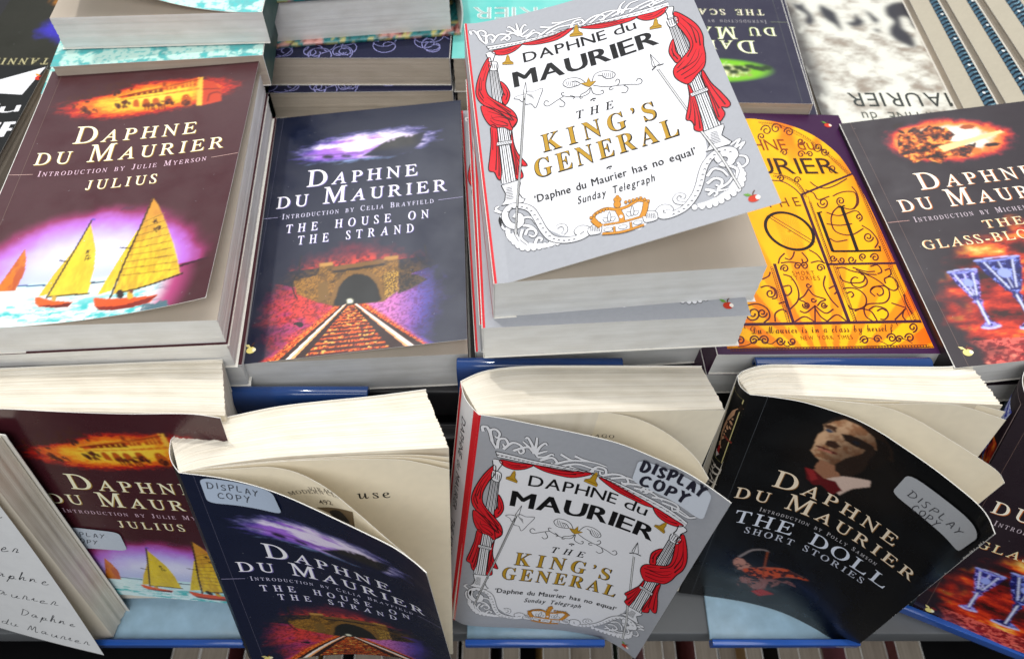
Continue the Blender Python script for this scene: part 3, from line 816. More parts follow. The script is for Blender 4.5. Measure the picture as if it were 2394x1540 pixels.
def art_goblets(res=.5):
    a = Art(goblets_base, res)
    bl, r = (54, 41), 54
    a.blur = .4
    # broken ship, drawn in mm
    for k in range(46):
        u, v = 33 + rng.random() * 40, 170 + rng.normal(0, 8)
        if u > 62: v = 160 + rng.normal(0, 3)
        a.blob(u, v, 1 + rng.random() * 3.2, .8 + rng.random() * 2.2, [c(60, 26, 14), c(190, 84, 26), c(34, 18, 16), c(226, 120, 40)][k % 4], 2, 6, rng.random() * 90)
    wreck = lambda U, V: ramp(fbm(U * .3 + 7, V * .35, 4), [(.3, c(30, 16, 14)), (.45, c(110, 44, 16)), (.58, c(206, 96, 28)), (.72, c(246, 170, 70))])
    a.poly([(27, 163), (29, 172), (33, 181), (36, 177), (40, 184), (47, 181), (54, 186), (57, 180), (63, 182), (66, 174), (60, 170), (72, 160), (66, 152), (55, 156), (48, 150), (40, 156), (33, 153)], wreck, 2, fine=.7)
    a.poly([(52, 165), (94, 173), (95, 171), (54, 160)], c(255, 226, 150), 3); a.blob(84, 161, 5, 2, c(40, 22, 18), 3, 6); a.blob(76, 180, 5, 2.4, c(170, 80, 30), 3, 6)
    gl = lambda U, V: mix(mix(A([c(24, 26, 104)]), c(128, 142, 232), sstep(.5, .8, fbm(U * .45, V * .6, 4))), c(18, 18, 70), .8 * sstep(.5, .68, fbm(U * .7 + 7, V * .3, 3)))
    gd = lambda U, V: mix(A([c(40, 38, 120)]), c(150, 140, 226), sstep(.46, .66, fbm(U * .5 + 3, V * .6, 4)))
    def gob(cu, top, bot, rw, k):
        h = top - bot
        a.poly([(cu - rw, top), (cu + rw, top), (cu + rw * .78, top - h * .2), (cu + rw * .34, top - h * .46), (cu + 1.6, top - h * .52), (cu + 2.6, top - h * .56), (cu + 1.3, top - h * .62), (cu + 1.2, bot + h * .1), (cu + rw * .6, bot + 1.2), (cu + rw * .6, bot), (cu - rw * .6, bot), (cu - rw * .6, bot + 1.2), (cu - 1.2, bot + h * .1), (cu - 1.3, top - h * .62), (cu - 2.6, top - h * .56), (cu - 1.6, top - h * .52), (cu - rw * .34, top - h * .46), (cu - rw * .78, top - h * .2)], k, 3, fine=.9)
        a.stroke([(cu - rw, top), (cu, top + 1), (cu + rw, top)], .5, c(190, 198, 250), 5)
        a.stroke([(cu - rw, top), (cu, top - 1.4), (cu + rw, top)], .5, c(140, 150, 240), 5)
        a.stroke([(cu - rw * .62, bot + .3), (cu, bot - .7), (cu + rw * .62, bot + .3)], .8, c(200, 206, 255), 5)
        a.blob(cu, top - h * .22, rw * .3, h * .07, c(150, 164, 236), 5)
        for s in (-1, 0, 1): a.stroke([(cu + s * rw * .62, top - 2), (cu + s * rw * .16, top - h * .44)], .5, c(220, 226, 255), 4)
        a.stroke([(cu - .3, top - h * .55), (cu - .3, bot + 2)], .6, c(225, 230, 255), 4)
    gob(49, 69, 20, 12.5, gl); gob(27.5, 63, 23, 8, gd)
    for k in range(50): a.blob(rng.random() * 110 + 10, rng.random() * 12, .5 + 2.2 * rng.random(), .4 + rng.random() * .8, [c(90, 18, 20), c(232, 130, 110), c(120, 24, 30)][k % 3], 2, 6)
    a.blur = 0
    series_titles(a, 'Introduction by Michelle Lovric', [('THE', 52, 75, 92.3, 6.2, .3), ('GLASS-BLOWERS', 13.4, 104, 81.4, 6.8, .25)], c(255, 246, 226), c(196, 110, 44), c(232, 222, 180), c(206, 190, 200))
    publisher_fruit(a, 9.4, 8.5, 1.05, c(236, 224, 150), c(240, 222, 130), c(250, 244, 206))
    return a

# ---- black paperback with the young man in a bow tie and the violinist; traced on the bent display copy
def violin_base(U, V):
    C = cloth(U, V, c(6, 7, 9), .1)
    d = ellip(U, V, 60, 165, 36, 30, 0)
    C = mix(C, c(30, 24, 20), .5 * sstep(1.2, .6, d))
    e = ellip(U, V, 50, 34, 30, 19, 0) + (fbm(U * .15, V * .15, 3) - .5) * .4
    return mix(C, mix(A([c(16, 20, 22)]), c(58, 62, 66), sstep(.45, .7, fbm(U * .1, V * .16, 4))), sstep(1.1, .4, e))
def art_violin(inv, res=.5):
    a = Art(violin_base, res)
    a.xf = inv
    fc = inv([(800, 470)])[0]
    def sk(U, V):
        t = sstep(-7, 8, (U - fc[0]) * .8 - (V - fc[1]) * .35 + 9 * (fbm(U * .16, V * .16, 3) - .5))
        return mix(mix(A([c(214, 172, 134)]), c(170, 118, 82), sstep(.35, .7, fbm(U * .25, V * .25, 3))), c(70, 46, 34), t * .75)
    a.blur = .38
    dk = c(24, 18, 16)
    a.poly([(745, 372), (800, 345), (870, 338), (940, 370), (1010, 425), (1060, 480), (1050, 520), (1010, 500), (960, 480), (930, 520), (880, 560), (800, 585), (740, 560), (700, 530), (680, 500), (695, 470), (715, 420), (750, 400)], sk, 2, fine=1.0)
    a.poly([(830, 418), (880, 425), (960, 462), (990, 480), (1000, 520), (940, 600), (860, 640), (800, 600), (800, 570), (850, 540), (930, 520), (960, 500), (900, 480), (850, 450)], c(40, 28, 22), 3)
    a.poly([(745, 372), (780, 375), (810, 385), (800, 410), (775, 392), (750, 385)], c(80, 52, 36), 3)
    a.blob(770, 402, 15, 7, c(64, 72, 88), 4, rot=20); a.blob(905, 462, 18, 8, c(28, 28, 34), 4, rot=20)
    a.poly([(750, 470), (760, 450), (800, 455), (825, 480), (800, 490), (770, 482)], c(60, 38, 28), 4)
    a.stroke([(706, 478), (745, 490), (780, 508), (806, 516)], 1.1, c(90, 40, 34), 4); a.stroke([(712, 490), (750, 502), (780, 514)], .8, c(176, 110, 90), 4)
    a.poly([(725, 545), (800, 580), (830, 640), (800, 660), (745, 640), (690, 600), (700, 580)], c(150, 104, 78), 2)
    a.poly([(745, 372), (790, 340), (850, 325), (950, 350), (1040, 430), (1085, 500), (1090, 560), (1050, 540), (1000, 440), (930, 380), (850, 345), (800, 352)], c(34, 24, 18), 4)
    a.poly([(1000, 440), (1060, 470), (1075, 520), (1040, 570), (990, 600), (960, 560), (1010, 510)], c(24, 18, 15), 4)
    a.poly([(760, 640), (840, 630), (975, 652), (970, 680), (880, 690), (820, 720), (780, 690)], c(206, 180, 166), 3)
    a.poly([(650, 585), (690, 595), (740, 640), (800, 655), (830, 700), (780, 720), (730, 670), (690, 670), (660, 640)], c(92, 16, 20), 5); a.poly([(655, 590), (690, 600), (710, 640), (680, 650)], c(140, 36, 38), 6)
    a.poly([(600, 560), (680, 560), (700, 590), (650, 590), (640, 640), (690, 700), (760, 720), (640, 720), (600, 640)], c(20, 18, 18), 3)
    # violinist
    a.blur = .45
    a.poly([(290, 1060), (320, 1030), (360, 1060), (400, 1080), (440, 1080), (480, 1085), (540, 1090), (590, 1110), (660, 1145), (560, 1130), (480, 1130), (400, 1120), (330, 1105)], lambda U, V: mix(A([c(176, 124, 108)]), c(40, 30, 30), sstep(.45, .62, fbm(U * .22, V * .3, 3))), 3, smooth=3, fine=.8)
    a.poly([(340, 1090), (420, 1085), (500, 1085), (560, 1095), (640, 1135), (660, 1148), (560, 1130), (460, 1140), (380, 1125)], lambda U, V: mix(A([c(186, 72, 28)]), c(60, 22, 16), sstep(.48, .62, fbm(U * .3 + 4, V * .4, 3))), 4, smooth=3, fine=.8)
    a.stroke([(320, 1030), (380, 998), (440, 995), (468, 1005)], (1.6, .6), c(130, 120, 120), 4); a.stroke([(462, 1005), (440, 1110)], .8, c(130, 60, 30), 5, 0)
    a.poly([(310, 1150), (350, 1120), (430, 1130), (520, 1150), (600, 1180), (560, 1150), (480, 1180), (400, 1190), (330, 1180)], lambda U, V: mix(A([c(130, 84, 78)]), c(26, 24, 26), sstep(.44, .6, fbm(U * .2 + 9, V * .3, 3))), 3, smooth=3, fine=.8)
    a.poly([(380, 1200), (430, 1190), (490, 1215), (420, 1225)], c(150, 24, 22), 3)
    a.blur = 0
    g1, g2 = c(240, 222, 196), c(140, 100, 56)
    sh = (.5, -.5)
    for col, off, ly in ((g2, sh, 4), (g1, (0, 0), 6)):
        a.text('Daphne', (28.2, 129), (97.8, 129), 14.6, 'serif', col, ly, gap=.20, small=.69, off=off)
        a.text('du Maurier', (11, 112.7), (116, 112.7), 14.2, 'serif', col, ly, gap=.19, small=.69, space=.28, off=off)
    a.text('Introduction by Polly Samson', (28, 104), (98, 104), 3.6, 'serif', c(190, 186, 190), 5, gap=.22, small=.78)
    a.text('THE DOLL', (16, 89), (109, 89), 12, 'serif', c(220, 226, 240), 5, gap=.2, space=.5)
    a.text('SHORT STORIES', (25, 80), (99, 80), 6, 'serif', c(196, 200, 214), 5, gap=.3)
    for k in range(22):
        v = 178 + rng.normal(0, 9); w = .3 + 1.3 * rng.random()
        a.poly([(126, v - w), (126 - .9 * rng.random() - .2, v), (126, v + w)], c(214, 210, 204), 6, raw=True)
        v = rng.random() * 190
        a.poly([(126, v - .8), (126 - .5 * rng.random(), v), (126, v + .8)], c(190, 188, 184), 6, raw=True)
    for k in range(60):
        u, v, g = rng.random() * W, rng.random() * H, rng.random() * 360
        a.stroke([(u, v), (u + math.cos(g), v + math.sin(g))], .2, c(46, 46, 50), 1, 0, raw=True)
    a.stroke([(8.5, 0), (8.2, 80), (8.6, 198)], .25, c(70, 74, 78), 1, raw=True)
    # hand-written sticker is added as its own part
    return a

# ---- grey paperback with the theatre frame, traced on the flat copy
def frame_base(U, V):
    return cloth(U, V, c(160, 162, 168), .05, .8)
def art_frame(inv=None, res=1.0):
    a = Art(frame_base, res)
    a.xf = inv or pxmap([(300, 1965), (2275, 1385), (1551, -263), (105, 170)])
    K, Wt, Rd, Rdk, Au, Aud = c(13, 13, 15), c(224, 224, 228), c(206, 22, 34), c(74, 6, 12), c(178, 138, 34), c(104, 72, 14)
    lw = .5
    a.poly([(0, 0), (1.1, 0), (1.1, H), (0, H)], c(206, 22, 34), 1, raw=True)
    a.poly([(285, 335), (500, 262), (860, 150), (1290, 70), (1500, 30), (1545, 160), (1620, 420), (1690, 720), (1760, 940), (1775, 1010), (1740, 1200), (1690, 1330), (1610, 1430), (1480, 1480), (1395, 1500), (1330, 1560), (1060, 1590), (1010, 1560), (880, 1610), (780, 1600), (690, 1560), (620, 1470), (550, 1400), (470, 1370), (380, 1330), (350, 1000), (300, 600), (268, 420)], Wt, 1)
    # cornice and its acanthus crest
    crest = [[(140, 215), (165, 205), (190, 225), (215, 260), (250, 285)], [(150, 235), (140, 215), (160, 205), (182, 214)], [(215, 260), (190, 215), (215, 195), (245, 205), (240, 230), (222, 228)],
             [(255, 280), (250, 235), (285, 215), (310, 235), (295, 255), (280, 245)], [(290, 270), (330, 215), (380, 205), (410, 225), (395, 245), (378, 236)], [(350, 250), (420, 195), (470, 200), (500, 215)],
             [(470, 210), (465, 160), (455, 125)], [(475, 205), (440, 170), (405, 150), (395, 160)], [(475, 205), (430, 190), (385, 180)], [(480, 205), (490, 160), (510, 130), (525, 135)], [(485, 205), (520, 175), (540, 160)], [(500, 215), (540, 195), (570, 165), (585, 165)],
             [(520, 225), (580, 180), (620, 190), (610, 215), (590, 205)], [(600, 215), (680, 150), (760, 110), (830, 85), (900, 70)], [(660, 190), (740, 140), (830, 120), (900, 100)], [(700, 175), (790, 160), (850, 130)], [(620, 140), (680, 140), (720, 130)], [(700, 110), (750, 105), (790, 95)],
             [(830, 150), (850, 100), (900, 85), (920, 110), (895, 125), (880, 112)], [(900, 130), (960, 80), (1020, 55), (1060, 65), (1050, 95), (1025, 88)], [(960, 110), (1040, 50), (1110, 30), (1160, 30)], [(1040, 90), (1120, 40), (1170, 25), (1190, 45), (1170, 60)], [(1110, 70), (1200, 30), (1290, 20)],
             [(1150, 60), (1170, 0), (1200, -30)], [(1180, 50), (1230, -10), (1290, -30)], [(1230, 45), (1290, 10), (1370, -20), (1400, -5), (1380, 20), (1360, 10)], [(1300, 30), (1400, -10), (1480, -30)], [(1400, 5), (1470, -20), (1500, -60)]]
    for P in crest: a.lined(P, (1.7, 1.0), Wt, K, .34, 2)
    cor = [(250, 300), (480, 243), (800, 152), (1100, 85), (1495, 0), (1505, 32), (1290, 82), (880, 140), (495, 262), (270, 325)]
    a.poly(cor, Wt, 4); a.stroke(cor + cor[:1], lw, K, 5, 0)
    a.stroke([(258, 312), (490, 254), (840, 146), (1100, 100), (1500, 16)], .25, K, 5, 0)
    for k in range(34):
        t = k / 34; i = np.interp(t, np.linspace(0, 1, 5), [262, 488, 835, 1100, 1492]); j = np.interp(t, np.linspace(0, 1, 5), [318, 257, 150, 104, 20])
        a.stroke([(i, j), (i + 14, j - 9)], .5, K, 6, 0)
    # curtains
    def drape(P, folds, smooth=4):
        a.poly(P, Rd, 6, smooth)
        a.stroke(spline(P, 6, True), lw * 1.1, c(40, 6, 10), 8, 0)
        for f in folds: a.stroke(f, (.15, .75), Rdk, 7)
    for P, F in (([(290, 330), (390, 300), (490, 266), (470, 295), (430, 325), (380, 347), (320, 352)], [[(330, 340), (400, 325), (460, 290)], [(310, 330), (370, 325), (420, 305)]]),
                 ([(495, 262), (660, 215), (835, 145), (810, 180), (740, 225), (650, 252), (560, 268)], [[(540, 262), (650, 240), (760, 195)], [(530, 256), (640, 228), (740, 190)], [(600, 250), (700, 222), (800, 165)]]),
                 ([(900, 138), (1080, 110), (1280, 80), (1240, 108), (1150, 130), (1040, 150), (950, 150)], [[(950, 142), (1080, 132), (1200, 105)], [(930, 136), (1050, 122), (1150, 108)]]),
                 ([(1285, 80), (1400, 58), (1490, 30), (1470, 70), (1420, 100), (1360, 112), (1310, 104)], [[(1320, 98), (1400, 88), (1460, 55)], [(1310, 90), (1390, 75)]])): drape(P, F, 5)
    # columns
    def column(c0, c1, w0, w1, n=5):
        c0, c1 = A(c0), A(c1)
        d = (c1 - c0) / np.linalg.norm(c1 - c0); nn = A([-d[1], d[0]])
        q = [c0 + nn * w0, c1 + nn * w1, c1 - nn * w1, c0 - nn * w0]
        a.poly(q, Wt, 3); a.stroke([q[0], q[1]], lw, K, 5, 0); a.stroke([q[3], q[2]], lw, K, 5, 0)
        for k in range(1, n):
            s = k / n * 2 - 1
            a.stroke([c0 + nn * w0 * s, c1 + nn * w1 * s], .5 if k % 2 else .28, K, 4, 0)
    def ring(p, q, w):
        p, q = A(p), A(q)
        a.lined([p, q], w, Wt, K, lw, 9, 0)
        for t in np.linspace(.08, .92, 8):
            m = p + (q - p) * t
            a.stroke([m + (-5, 8), m + (5, -8)], .3, K, 11, 0)
    column((298, 450), (412, 1230), 27, 62, 7); column((1530, 150), (1808, 870), 30, 60, 7)
    for P in ([(250, 345), (310, 335), (300, 380), (292, 400), (270, 405), (262, 385)], [(268, 408), (322, 402), (325, 455), (275, 460)], [(1475, 45), (1530, 35), (1525, 85), (1545, 105), (1495, 118), (1490, 90)], [(1488, 118), (1555, 105), (1562, 150), (1508, 170)]):
        a.poly(P, Wt, 6, 3); a.stroke(spline(P, 4, True), lw, K, 7, 0)
    for k in range(4): a.stroke([(274 + k * 14, 415), (281 + k * 14, 450)], .35, K, 8, 0); a.stroke([(1498 + k * 16, 120 - k * 3), (1512 + k * 14, 160 - k * 4)], .35, K, 8, 0)
    for P in ([(350, 1255), (478, 1212), (486, 1235), (470, 1300), (500, 1340), (520, 1345), (505, 1370), (350, 1395), (375, 1360), (380, 1310), (360, 1275)], [(1738, 895), (1880, 845), (1885, 865), (1870, 920), (1920, 955), (1938, 965), (1925, 985), (1765, 1030), (1790, 990), (1778, 930), (1745, 915)]):
        a.poly(P, Wt, 6); a.stroke(P + P[:1], lw, K, 7, 0)
    for k in range(8):
        a.stroke([(385, 1275 + k * 11), (425 + k * 2, 1265 + k * 11)], .35, K, 8, 0); a.stroke([(1795, 905 + k * 11), (1840 + k * 4, 893 + k * 10)], .35, K, 8, 0)
    drape([(268, 372), (225, 440), (195, 520), (178, 600), (182, 660), (215, 700), (300, 735), (395, 790), (430, 850), (465, 800), (440, 740), (370, 695), (290, 655), (255, 620), (245, 560), (262, 480), (285, 420)],
          [[(258, 400), (215, 500), (200, 600), (230, 660)], [(255, 440), (228, 540), (235, 620)], [(205, 560), (195, 640), (240, 690)], [(240, 640), (330, 700), (430, 770)], [(230, 680), (320, 730), (400, 790)], [(270, 660), (350, 705), (420, 745)], [(220, 520), (212, 610)], [(300, 690), (380, 735), (440, 800)]])
    drape([(345, 535), (385, 560), (412, 610), (405, 660), (380, 695), (355, 660), (366, 610)], [[(360, 560), (395, 610), (385, 660)], [(358, 590), (378, 630)]])
    drape([(215, 715), (225, 780), (265, 835), (310, 855), (370, 850), (420, 870), (438, 840), (465, 790), (400, 760), (300, 725)], [[(235, 770), (310, 830), (400, 840)], [(260, 800), (340, 780), (430, 800)], [(280, 770), (300, 800), (360, 812), (400, 830)], [(235, 740), (320, 760), (420, 790)]])
    drape([(278, 845), (320, 855), (332, 960), (345, 1080), (352, 1160), (345, 1215), (322, 1205), (300, 1165), (262, 1158), (270, 1060), (280, 950)], [[(290, 870), (292, 1000), (280, 1140)], [(310, 880), (318, 1020), (312, 1150)], [(322, 930), (334, 1080), (335, 1190)]])
    drape([(425, 870), (440, 960), (470, 1030), (535, 1108), (488, 1120), (505, 1175), (498, 1200), (455, 1205), (445, 1120), (420, 980)], [[(430, 930), (460, 1050), (500, 1110)], [(440, 1000), (468, 1110), (480, 1180)], [(430, 960), (452, 1080), (462, 1180)]])
    drape([(1535, 70), (1610, 105), (1690, 170), (1730, 240), (1738, 310), (1752, 380), (1745, 450), (1700, 500), (1645, 560), (1590, 545), (1545, 505), (1540, 450), (1590, 390), (1640, 330), (1640, 280), (1600, 215), (1545, 140)],
          [[(1570, 100), (1650, 180), (1690, 290)], [(1590, 120), (1690, 210), (1715, 310)], [(1560, 130), (1630, 210), (1665, 300), (1630, 380)], [(1690, 330), (1640, 420), (1560, 480)], [(1730, 360), (1680, 440), (1590, 500)], [(1740, 420), (1690, 480), (1610, 525)], [(1710, 330), (1690, 400), (1600, 460)], [(1610, 400), (1565, 450)]])
    drape([(1532, 252), (1510, 290), (1505, 340), (1530, 385), (1560, 415), (1590, 385), (1555, 340), (1545, 300)], [[(1528, 280), (1530, 340), (1565, 390)], [(1518, 310), (1540, 370)]])
    drape([(1735, 475), (1790, 560), (1860, 630), (1922, 705), (1905, 735), (1865, 730), (1888, 770), (1880, 800), (1850, 825), (1810, 740), (1770, 620), (1730, 520)], [[(1745, 510), (1810, 610), (1890, 715)], [(1740, 530), (1800, 650), (1850, 740)], [(1760, 580), (1810, 690), (1850, 800)]])
    drape([(1635, 560), (1648, 640), (1640, 720), (1628, 800), (1662, 815), (1680, 840), (1690, 880), (1745, 885), (1730, 800), (1700, 690), (1665, 600)], [[(1650, 600), (1660, 720), (1650, 800)], [(1660, 640), (1685, 750), (1690, 850)], [(1675, 660), (1710, 780), (1725, 870)]])
    ring((322, 970), (425, 950), 2.0); ring((1660, 640), (1768, 605), 2.0)
    # tassels (bells)
    for x, y, s in ((398, 385, .85), (868, 168, 1.0), (1412, 142, .9)):
        P = [(x - 12 * s, y - 28 * s), (x + 12 * s, y - 30 * s), (x + 18 * s, y), (x + 44 * s, y + 14 * s), (x + 46 * s, y + 28 * s), (x - 44 * s, y + 38 * s), (x - 44 * s, y + 24 * s), (x - 18 * s, y + 6 * s)]
        a.poly(P, Au, 9); a.stroke(P + P[:1], .3, Aud, 10, 0); a.blob(x, y - 34 * s, 10 * s, 10 * s, Au, 9); a.stroke([(x - 40 * s, y + 24 * s), (x + 42 * s, y + 14 * s)], .35, Aud, 10, 0)
    # halberd and lance
    a.lined([(515, 600), (503, 820), (486, 1100), (462, 1420), (452, 1600)], .75, c(200, 200, 200), K, .28, 9)
    a.stroke([(512, 640), (485, 1100), (455, 1560)], .22, K, 11)
    a.poly([(522, 530), (504, 610), (530, 612)], Wt, 9); a.stroke([(522, 530), (504, 610), (530, 612), (522, 530)], .3, K, 10, 0)
    for P in ([(522, 600), (580, 592), (640, 570), (618, 640), (592, 706), (560, 680), (520, 682)], [(508, 622), (470, 628), (440, 648), (475, 652), (500, 668)]):
        a.poly(P, Wt, 9); a.stroke(spline(P, 5, True), .3, K, 10, 0)
    for k in range(5): a.stroke([(530 + k * 8, 612 + k), (540 + k * 10, 622 + k * 6)], .22, K, 11, 0)
    a.lined([(1432, 450), (1530, 590), (1640, 745)], .7, c(205, 205, 205), K, .26, 4); a.lined([(1735, 890), (1870, 1070), (2005, 1290)], .8, c(205, 205, 205), K, .28, 9)
    P = [(1378, 345), (1442, 412), (1420, 430), (1398, 432), (1392, 420)]
    a.poly(P, Wt, 9); a.stroke(P + P[:1], .3, K, 10, 0); a.stroke([(1378, 345), (1412, 430)], .3, K, 10, 0); a.stroke([(1392, 455), (1420, 430), (1470, 415)], .7, K, 9); a.blob(1432, 442, 13, 13, Wt, 11)
    # centre ornament
    for P in ([(970, 560), (960, 600), (900, 625), (790, 620), (770, 600), (790, 595)], [(790, 618), (740, 650), (680, 690), (650, 680), (660, 655), (685, 660)], [(760, 640), (795, 670), (780, 695), (755, 690)], [(830, 615), (862, 625), (850, 640)],
              [(975, 560), (990, 600), (1030, 610), (1060, 600), (1055, 580), (1040, 588)], [(990, 545), (1060, 555), (1150, 550), (1172, 520), (1155, 505), (1142, 522)], [(1120, 555), (1100, 570), (1112, 580), (1130, 568)], [(1150, 550), (1240, 545), (1310, 545), (1325, 520), (1300, 505), (1285, 525)], [(1200, 548), (1230, 570), (1215, 600), (1185, 600)], [(970, 560), (940, 590), (905, 610), (900, 635), (920, 630)]):
        a.stroke(P, .42, K, 5)
    for P in ([(945, 535), (900, 500), (850, 492), (800, 505), (780, 535), (800, 555), (830, 560), (870, 550), (900, 535), (870, 515), (840, 520)], [(980, 520), (1000, 470), (1050, 448), (1110, 450), (1140, 470), (1125, 495), (1080, 500), (1050, 480), (1020, 475)]):
        a.poly(P, Wt, 4, 4); a.stroke(P, .4, K, 6)
    for k in range(6): a.stroke([(800 + k * 14, 515), (812 + k * 12, 550)], .25, K, 6, 0); a.stroke([(1050 + k * 14, 460), (1062 + k * 12, 494)], .25, K, 6, 0)
    P = [(905, 532), (945, 525), (955, 490), (972, 522), (1010, 515), (985, 540), (965, 556), (940, 550)]
    a.poly(P, Au, 7); a.stroke(P + P[:1], .35, Aud, 8, 0)
    for x, y in ((992, 642), (1110, 1120)): a.stroke([(x - 20, y + 10), (x, y - 4), (x + 18, y - 4)], .9, K, 5); a.blob(x + 4, y + 10, 6, 5, K, 5)
    # lower scrollwork
    def shell(C0, n, r):
        for t in np.linspace(0, 1, n):
            i = min(int(t * (len(C0) - 1)), len(C0) - 2); p = A(C0[i]) + (A(C0[i + 1]) - A(C0[i])) * (t * (len(C0) - 1) - i)
            a.blob(p[0], p[1], r, r, K, 3); a.blob(p[0], p[1], r - 4, r - 4, Wt, 4)
    gold = c(200, 134, 38)
    for P in ([(330, 1400), (310, 1425), (350, 1445), (300, 1440)], [(360, 1450), (340, 1500), (370, 1560), (420, 1540)], [(1930, 990), (1990, 950), (1960, 1010), (2020, 970), (1990, 1020)], [(1960, 1060), (2030, 1070), (2045, 1110), (2010, 1140), (1980, 1110)]): a.lined(P, 1.1, Wt, K, .3, 3)
    lo = spline([(395, 1560), (400, 1600), (440, 1650), (500, 1690), (580, 1690), (660, 1670), (750, 1650)], 6); shell(lo, 13, 24)
    ro = spline([(1990, 1150), (2020, 1190), (2010, 1260), (1960, 1320), (1880, 1370), (1800, 1400), (1700, 1410)], 6); shell(ro, 13, 24)
    a.stroke([(410, 1600), (470, 1650), (560, 1675), (680, 1670), (760, 1640)], (4, 2), Wt, 5); a.stroke([(1990, 1180), (1975, 1250), (1900, 1330), (1800, 1380), (1720, 1400)], (4, 2), Wt, 5)
    for P in ([(500, 1560), (490, 1620), (540, 1665)], [(500, 1530), (560, 1540), (600, 1580), (580, 1610), (550, 1600)], [(520, 1600), (540, 1560), (580, 1560)], [(590, 1660), (610, 1620), (640, 1625), (630, 1645)], [(480, 1510), (520, 1475), (570, 1480), (600, 1520)], [(460, 1520), (450, 1580), (480, 1640)],
              [(1780, 1200), (1820, 1150), (1880, 1160), (1920, 1200)], [(1780, 1250), (1830, 1215), (1880, 1230), (1870, 1270), (1840, 1260)], [(1790, 1330), (1830, 1300), (1850, 1320), (1830, 1340)], [(1850, 1290), (1920, 1250), (1960, 1190)], [(1770, 1290), (1850, 1300), (1930, 1290)], [(1930, 1130), (1980, 1160), (1970, 1230)]): a.lined(P, (1.6, .9), Wt, K, .28, 6)
    for P in ([(440, 1460), (480, 1470), (490, 1510), (460, 1540), (410, 1530), (380, 1490), (380, 1440), (420, 1400), (490, 1395), (560, 1420), (610, 1490), (650, 1560), (710, 1620), (790, 1635), (860, 1628), (920, 1610), (965, 1580), (950, 1555), (915, 1552), (895, 1570), (915, 1588)],
              [(1870, 1100), (1850, 1075), (1880, 1050), (1930, 1060), (1940, 1100), (1900, 1120), (1870, 1110)],
              [(1930, 1100), (1960, 1060), (1940, 1025), (1880, 1020), (1820, 1050), (1770, 1110), (1745, 1180), (1730, 1250), (1700, 1330), (1640, 1410), (1560, 1455), (1490, 1470), (1460, 1445), (1475, 1415), (1510, 1410), (1530, 1430), (1505, 1445)]): a.lined(P, 3.1, Wt, K, .36, 7)
    for P, n in (([(400, 1440), (430, 1410), (500, 1405), (560, 1430), (615, 1500), (660, 1570), (720, 1625), (800, 1640), (870, 1630)], 17), ([(1930, 1040), (1880, 1025), (1820, 1060), (1775, 1120), (1750, 1190), (1735, 1260), (1700, 1340), (1640, 1415), (1560, 1460)], 17)):
        for p in resample(A(P), n): a.stroke([p + (-8, 4), p + (0, -4), p + (9, 2)], .4, K, 10)
    for P in ([(745, 1545), (770, 1530), (800, 1535), (810, 1565), (790, 1590)], [(1640, 1385), (1580, 1375), (1565, 1345), (1590, 1320), (1625, 1330), (1615, 1350)]): a.lined(P, 1.5, Wt, K, .3, 6)
    for P in ([(965, 1560), (1010, 1525), (1055, 1510), (1060, 1580), (1000, 1600), (975, 1595)], [(1350, 1470), (1380, 1435), (1440, 1440), (1450, 1490), (1400, 1510), (1360, 1510)]):
        a.poly(P, Wt, 9, 3); a.stroke(spline(P, 5, True), .34, K, 10, 0)
        for k in range(6): a.stroke([(P[0][0] + 20 + k * 12, P[1][1] + 14), (P[0][0] + 24 + k * 12, P[1][1] + 50)], .3, K, 11, 0)
    # crown
    a.poly([(1000, 1490), (1020, 1460), (1100, 1420), (1170, 1400), (1240, 1390), (1330, 1350), (1380, 1360), (1370, 1410), (1340, 1480), (1200, 1520), (1070, 1530)], Wt, 9)
    a.poly([(1070, 1525), (1210, 1505), (1345, 1470), (1360, 1520), (1210, 1575), (1065, 1590)], Wt, 9)
    for P, w in (([(1075, 1530), (1210, 1508), (1345, 1472)], 1.0), ([(1068, 1592), (1210, 1578), (1358, 1530)], 1.2), ([(1000, 1490), (1020, 1450), (1090, 1415), (1170, 1420), (1240, 1400), (1310, 1360), (1370, 1365)], 1.5), ([(1000, 1490), (1030, 1520), (1060, 1540)], 2.4), ([(1370, 1370), (1360, 1430), (1345, 1470)], 2.4), ([(1175, 1425), (1200, 1470), (1205, 1505)], 2.4), ([(1150, 1540), (1155, 1585)], .8), ([(1265, 1510), (1270, 1560)], .8)):
        a.lined(P, w, gold, c(60, 34, 10), .25, 10)
    for k in range(6): a.blob(988 + k * 22, 1478 - k * 17 + (k > 2) * (k - 2) * 8, 13, 13, c(60, 34, 10), 12, 8); a.blob(988 + k * 22, 1478 - k * 17 + (k > 2) * (k - 2) * 8, 10, 10, gold, 13, 8)
    for k in range(7): a.blob(1228 + k * 26, 1370 - k * 7 + max(0, k - 4) * 18, 13, 13, c(60, 34, 10), 12, 8); a.blob(1228 + k * 26, 1370 - k * 7 + max(0, k - 4) * 18, 10, 10, gold, 13, 8)
    for x, y, r in ((1170, 1385, 25), (1158, 1352, 14), (1182, 1350, 14), (1170, 1335, 13)): a.blob(x, y, r + 3, r + 3, c(60, 34, 10), 12, 10); a.blob(x, y, r, r, gold, 13, 10)
    for cx, cy in ((1115, 1480), (1275, 1440)):
        for P in ([(cx, cy - 45), (cx + 12, cy), (cx, cy + 30), (cx - 12, cy)], [(cx - 45, cy + 5), (cx - 15, cy), (cx - 10, cy + 25), (cx - 30, cy + 30)], [(cx + 45, cy - 8), (cx + 15, cy - 5), (cx + 12, cy + 20), (cx + 32, cy + 20)]): a.poly(P, Wt, 11, 3); a.stroke(spline(P, 4, True), .3, K, 12, 0)
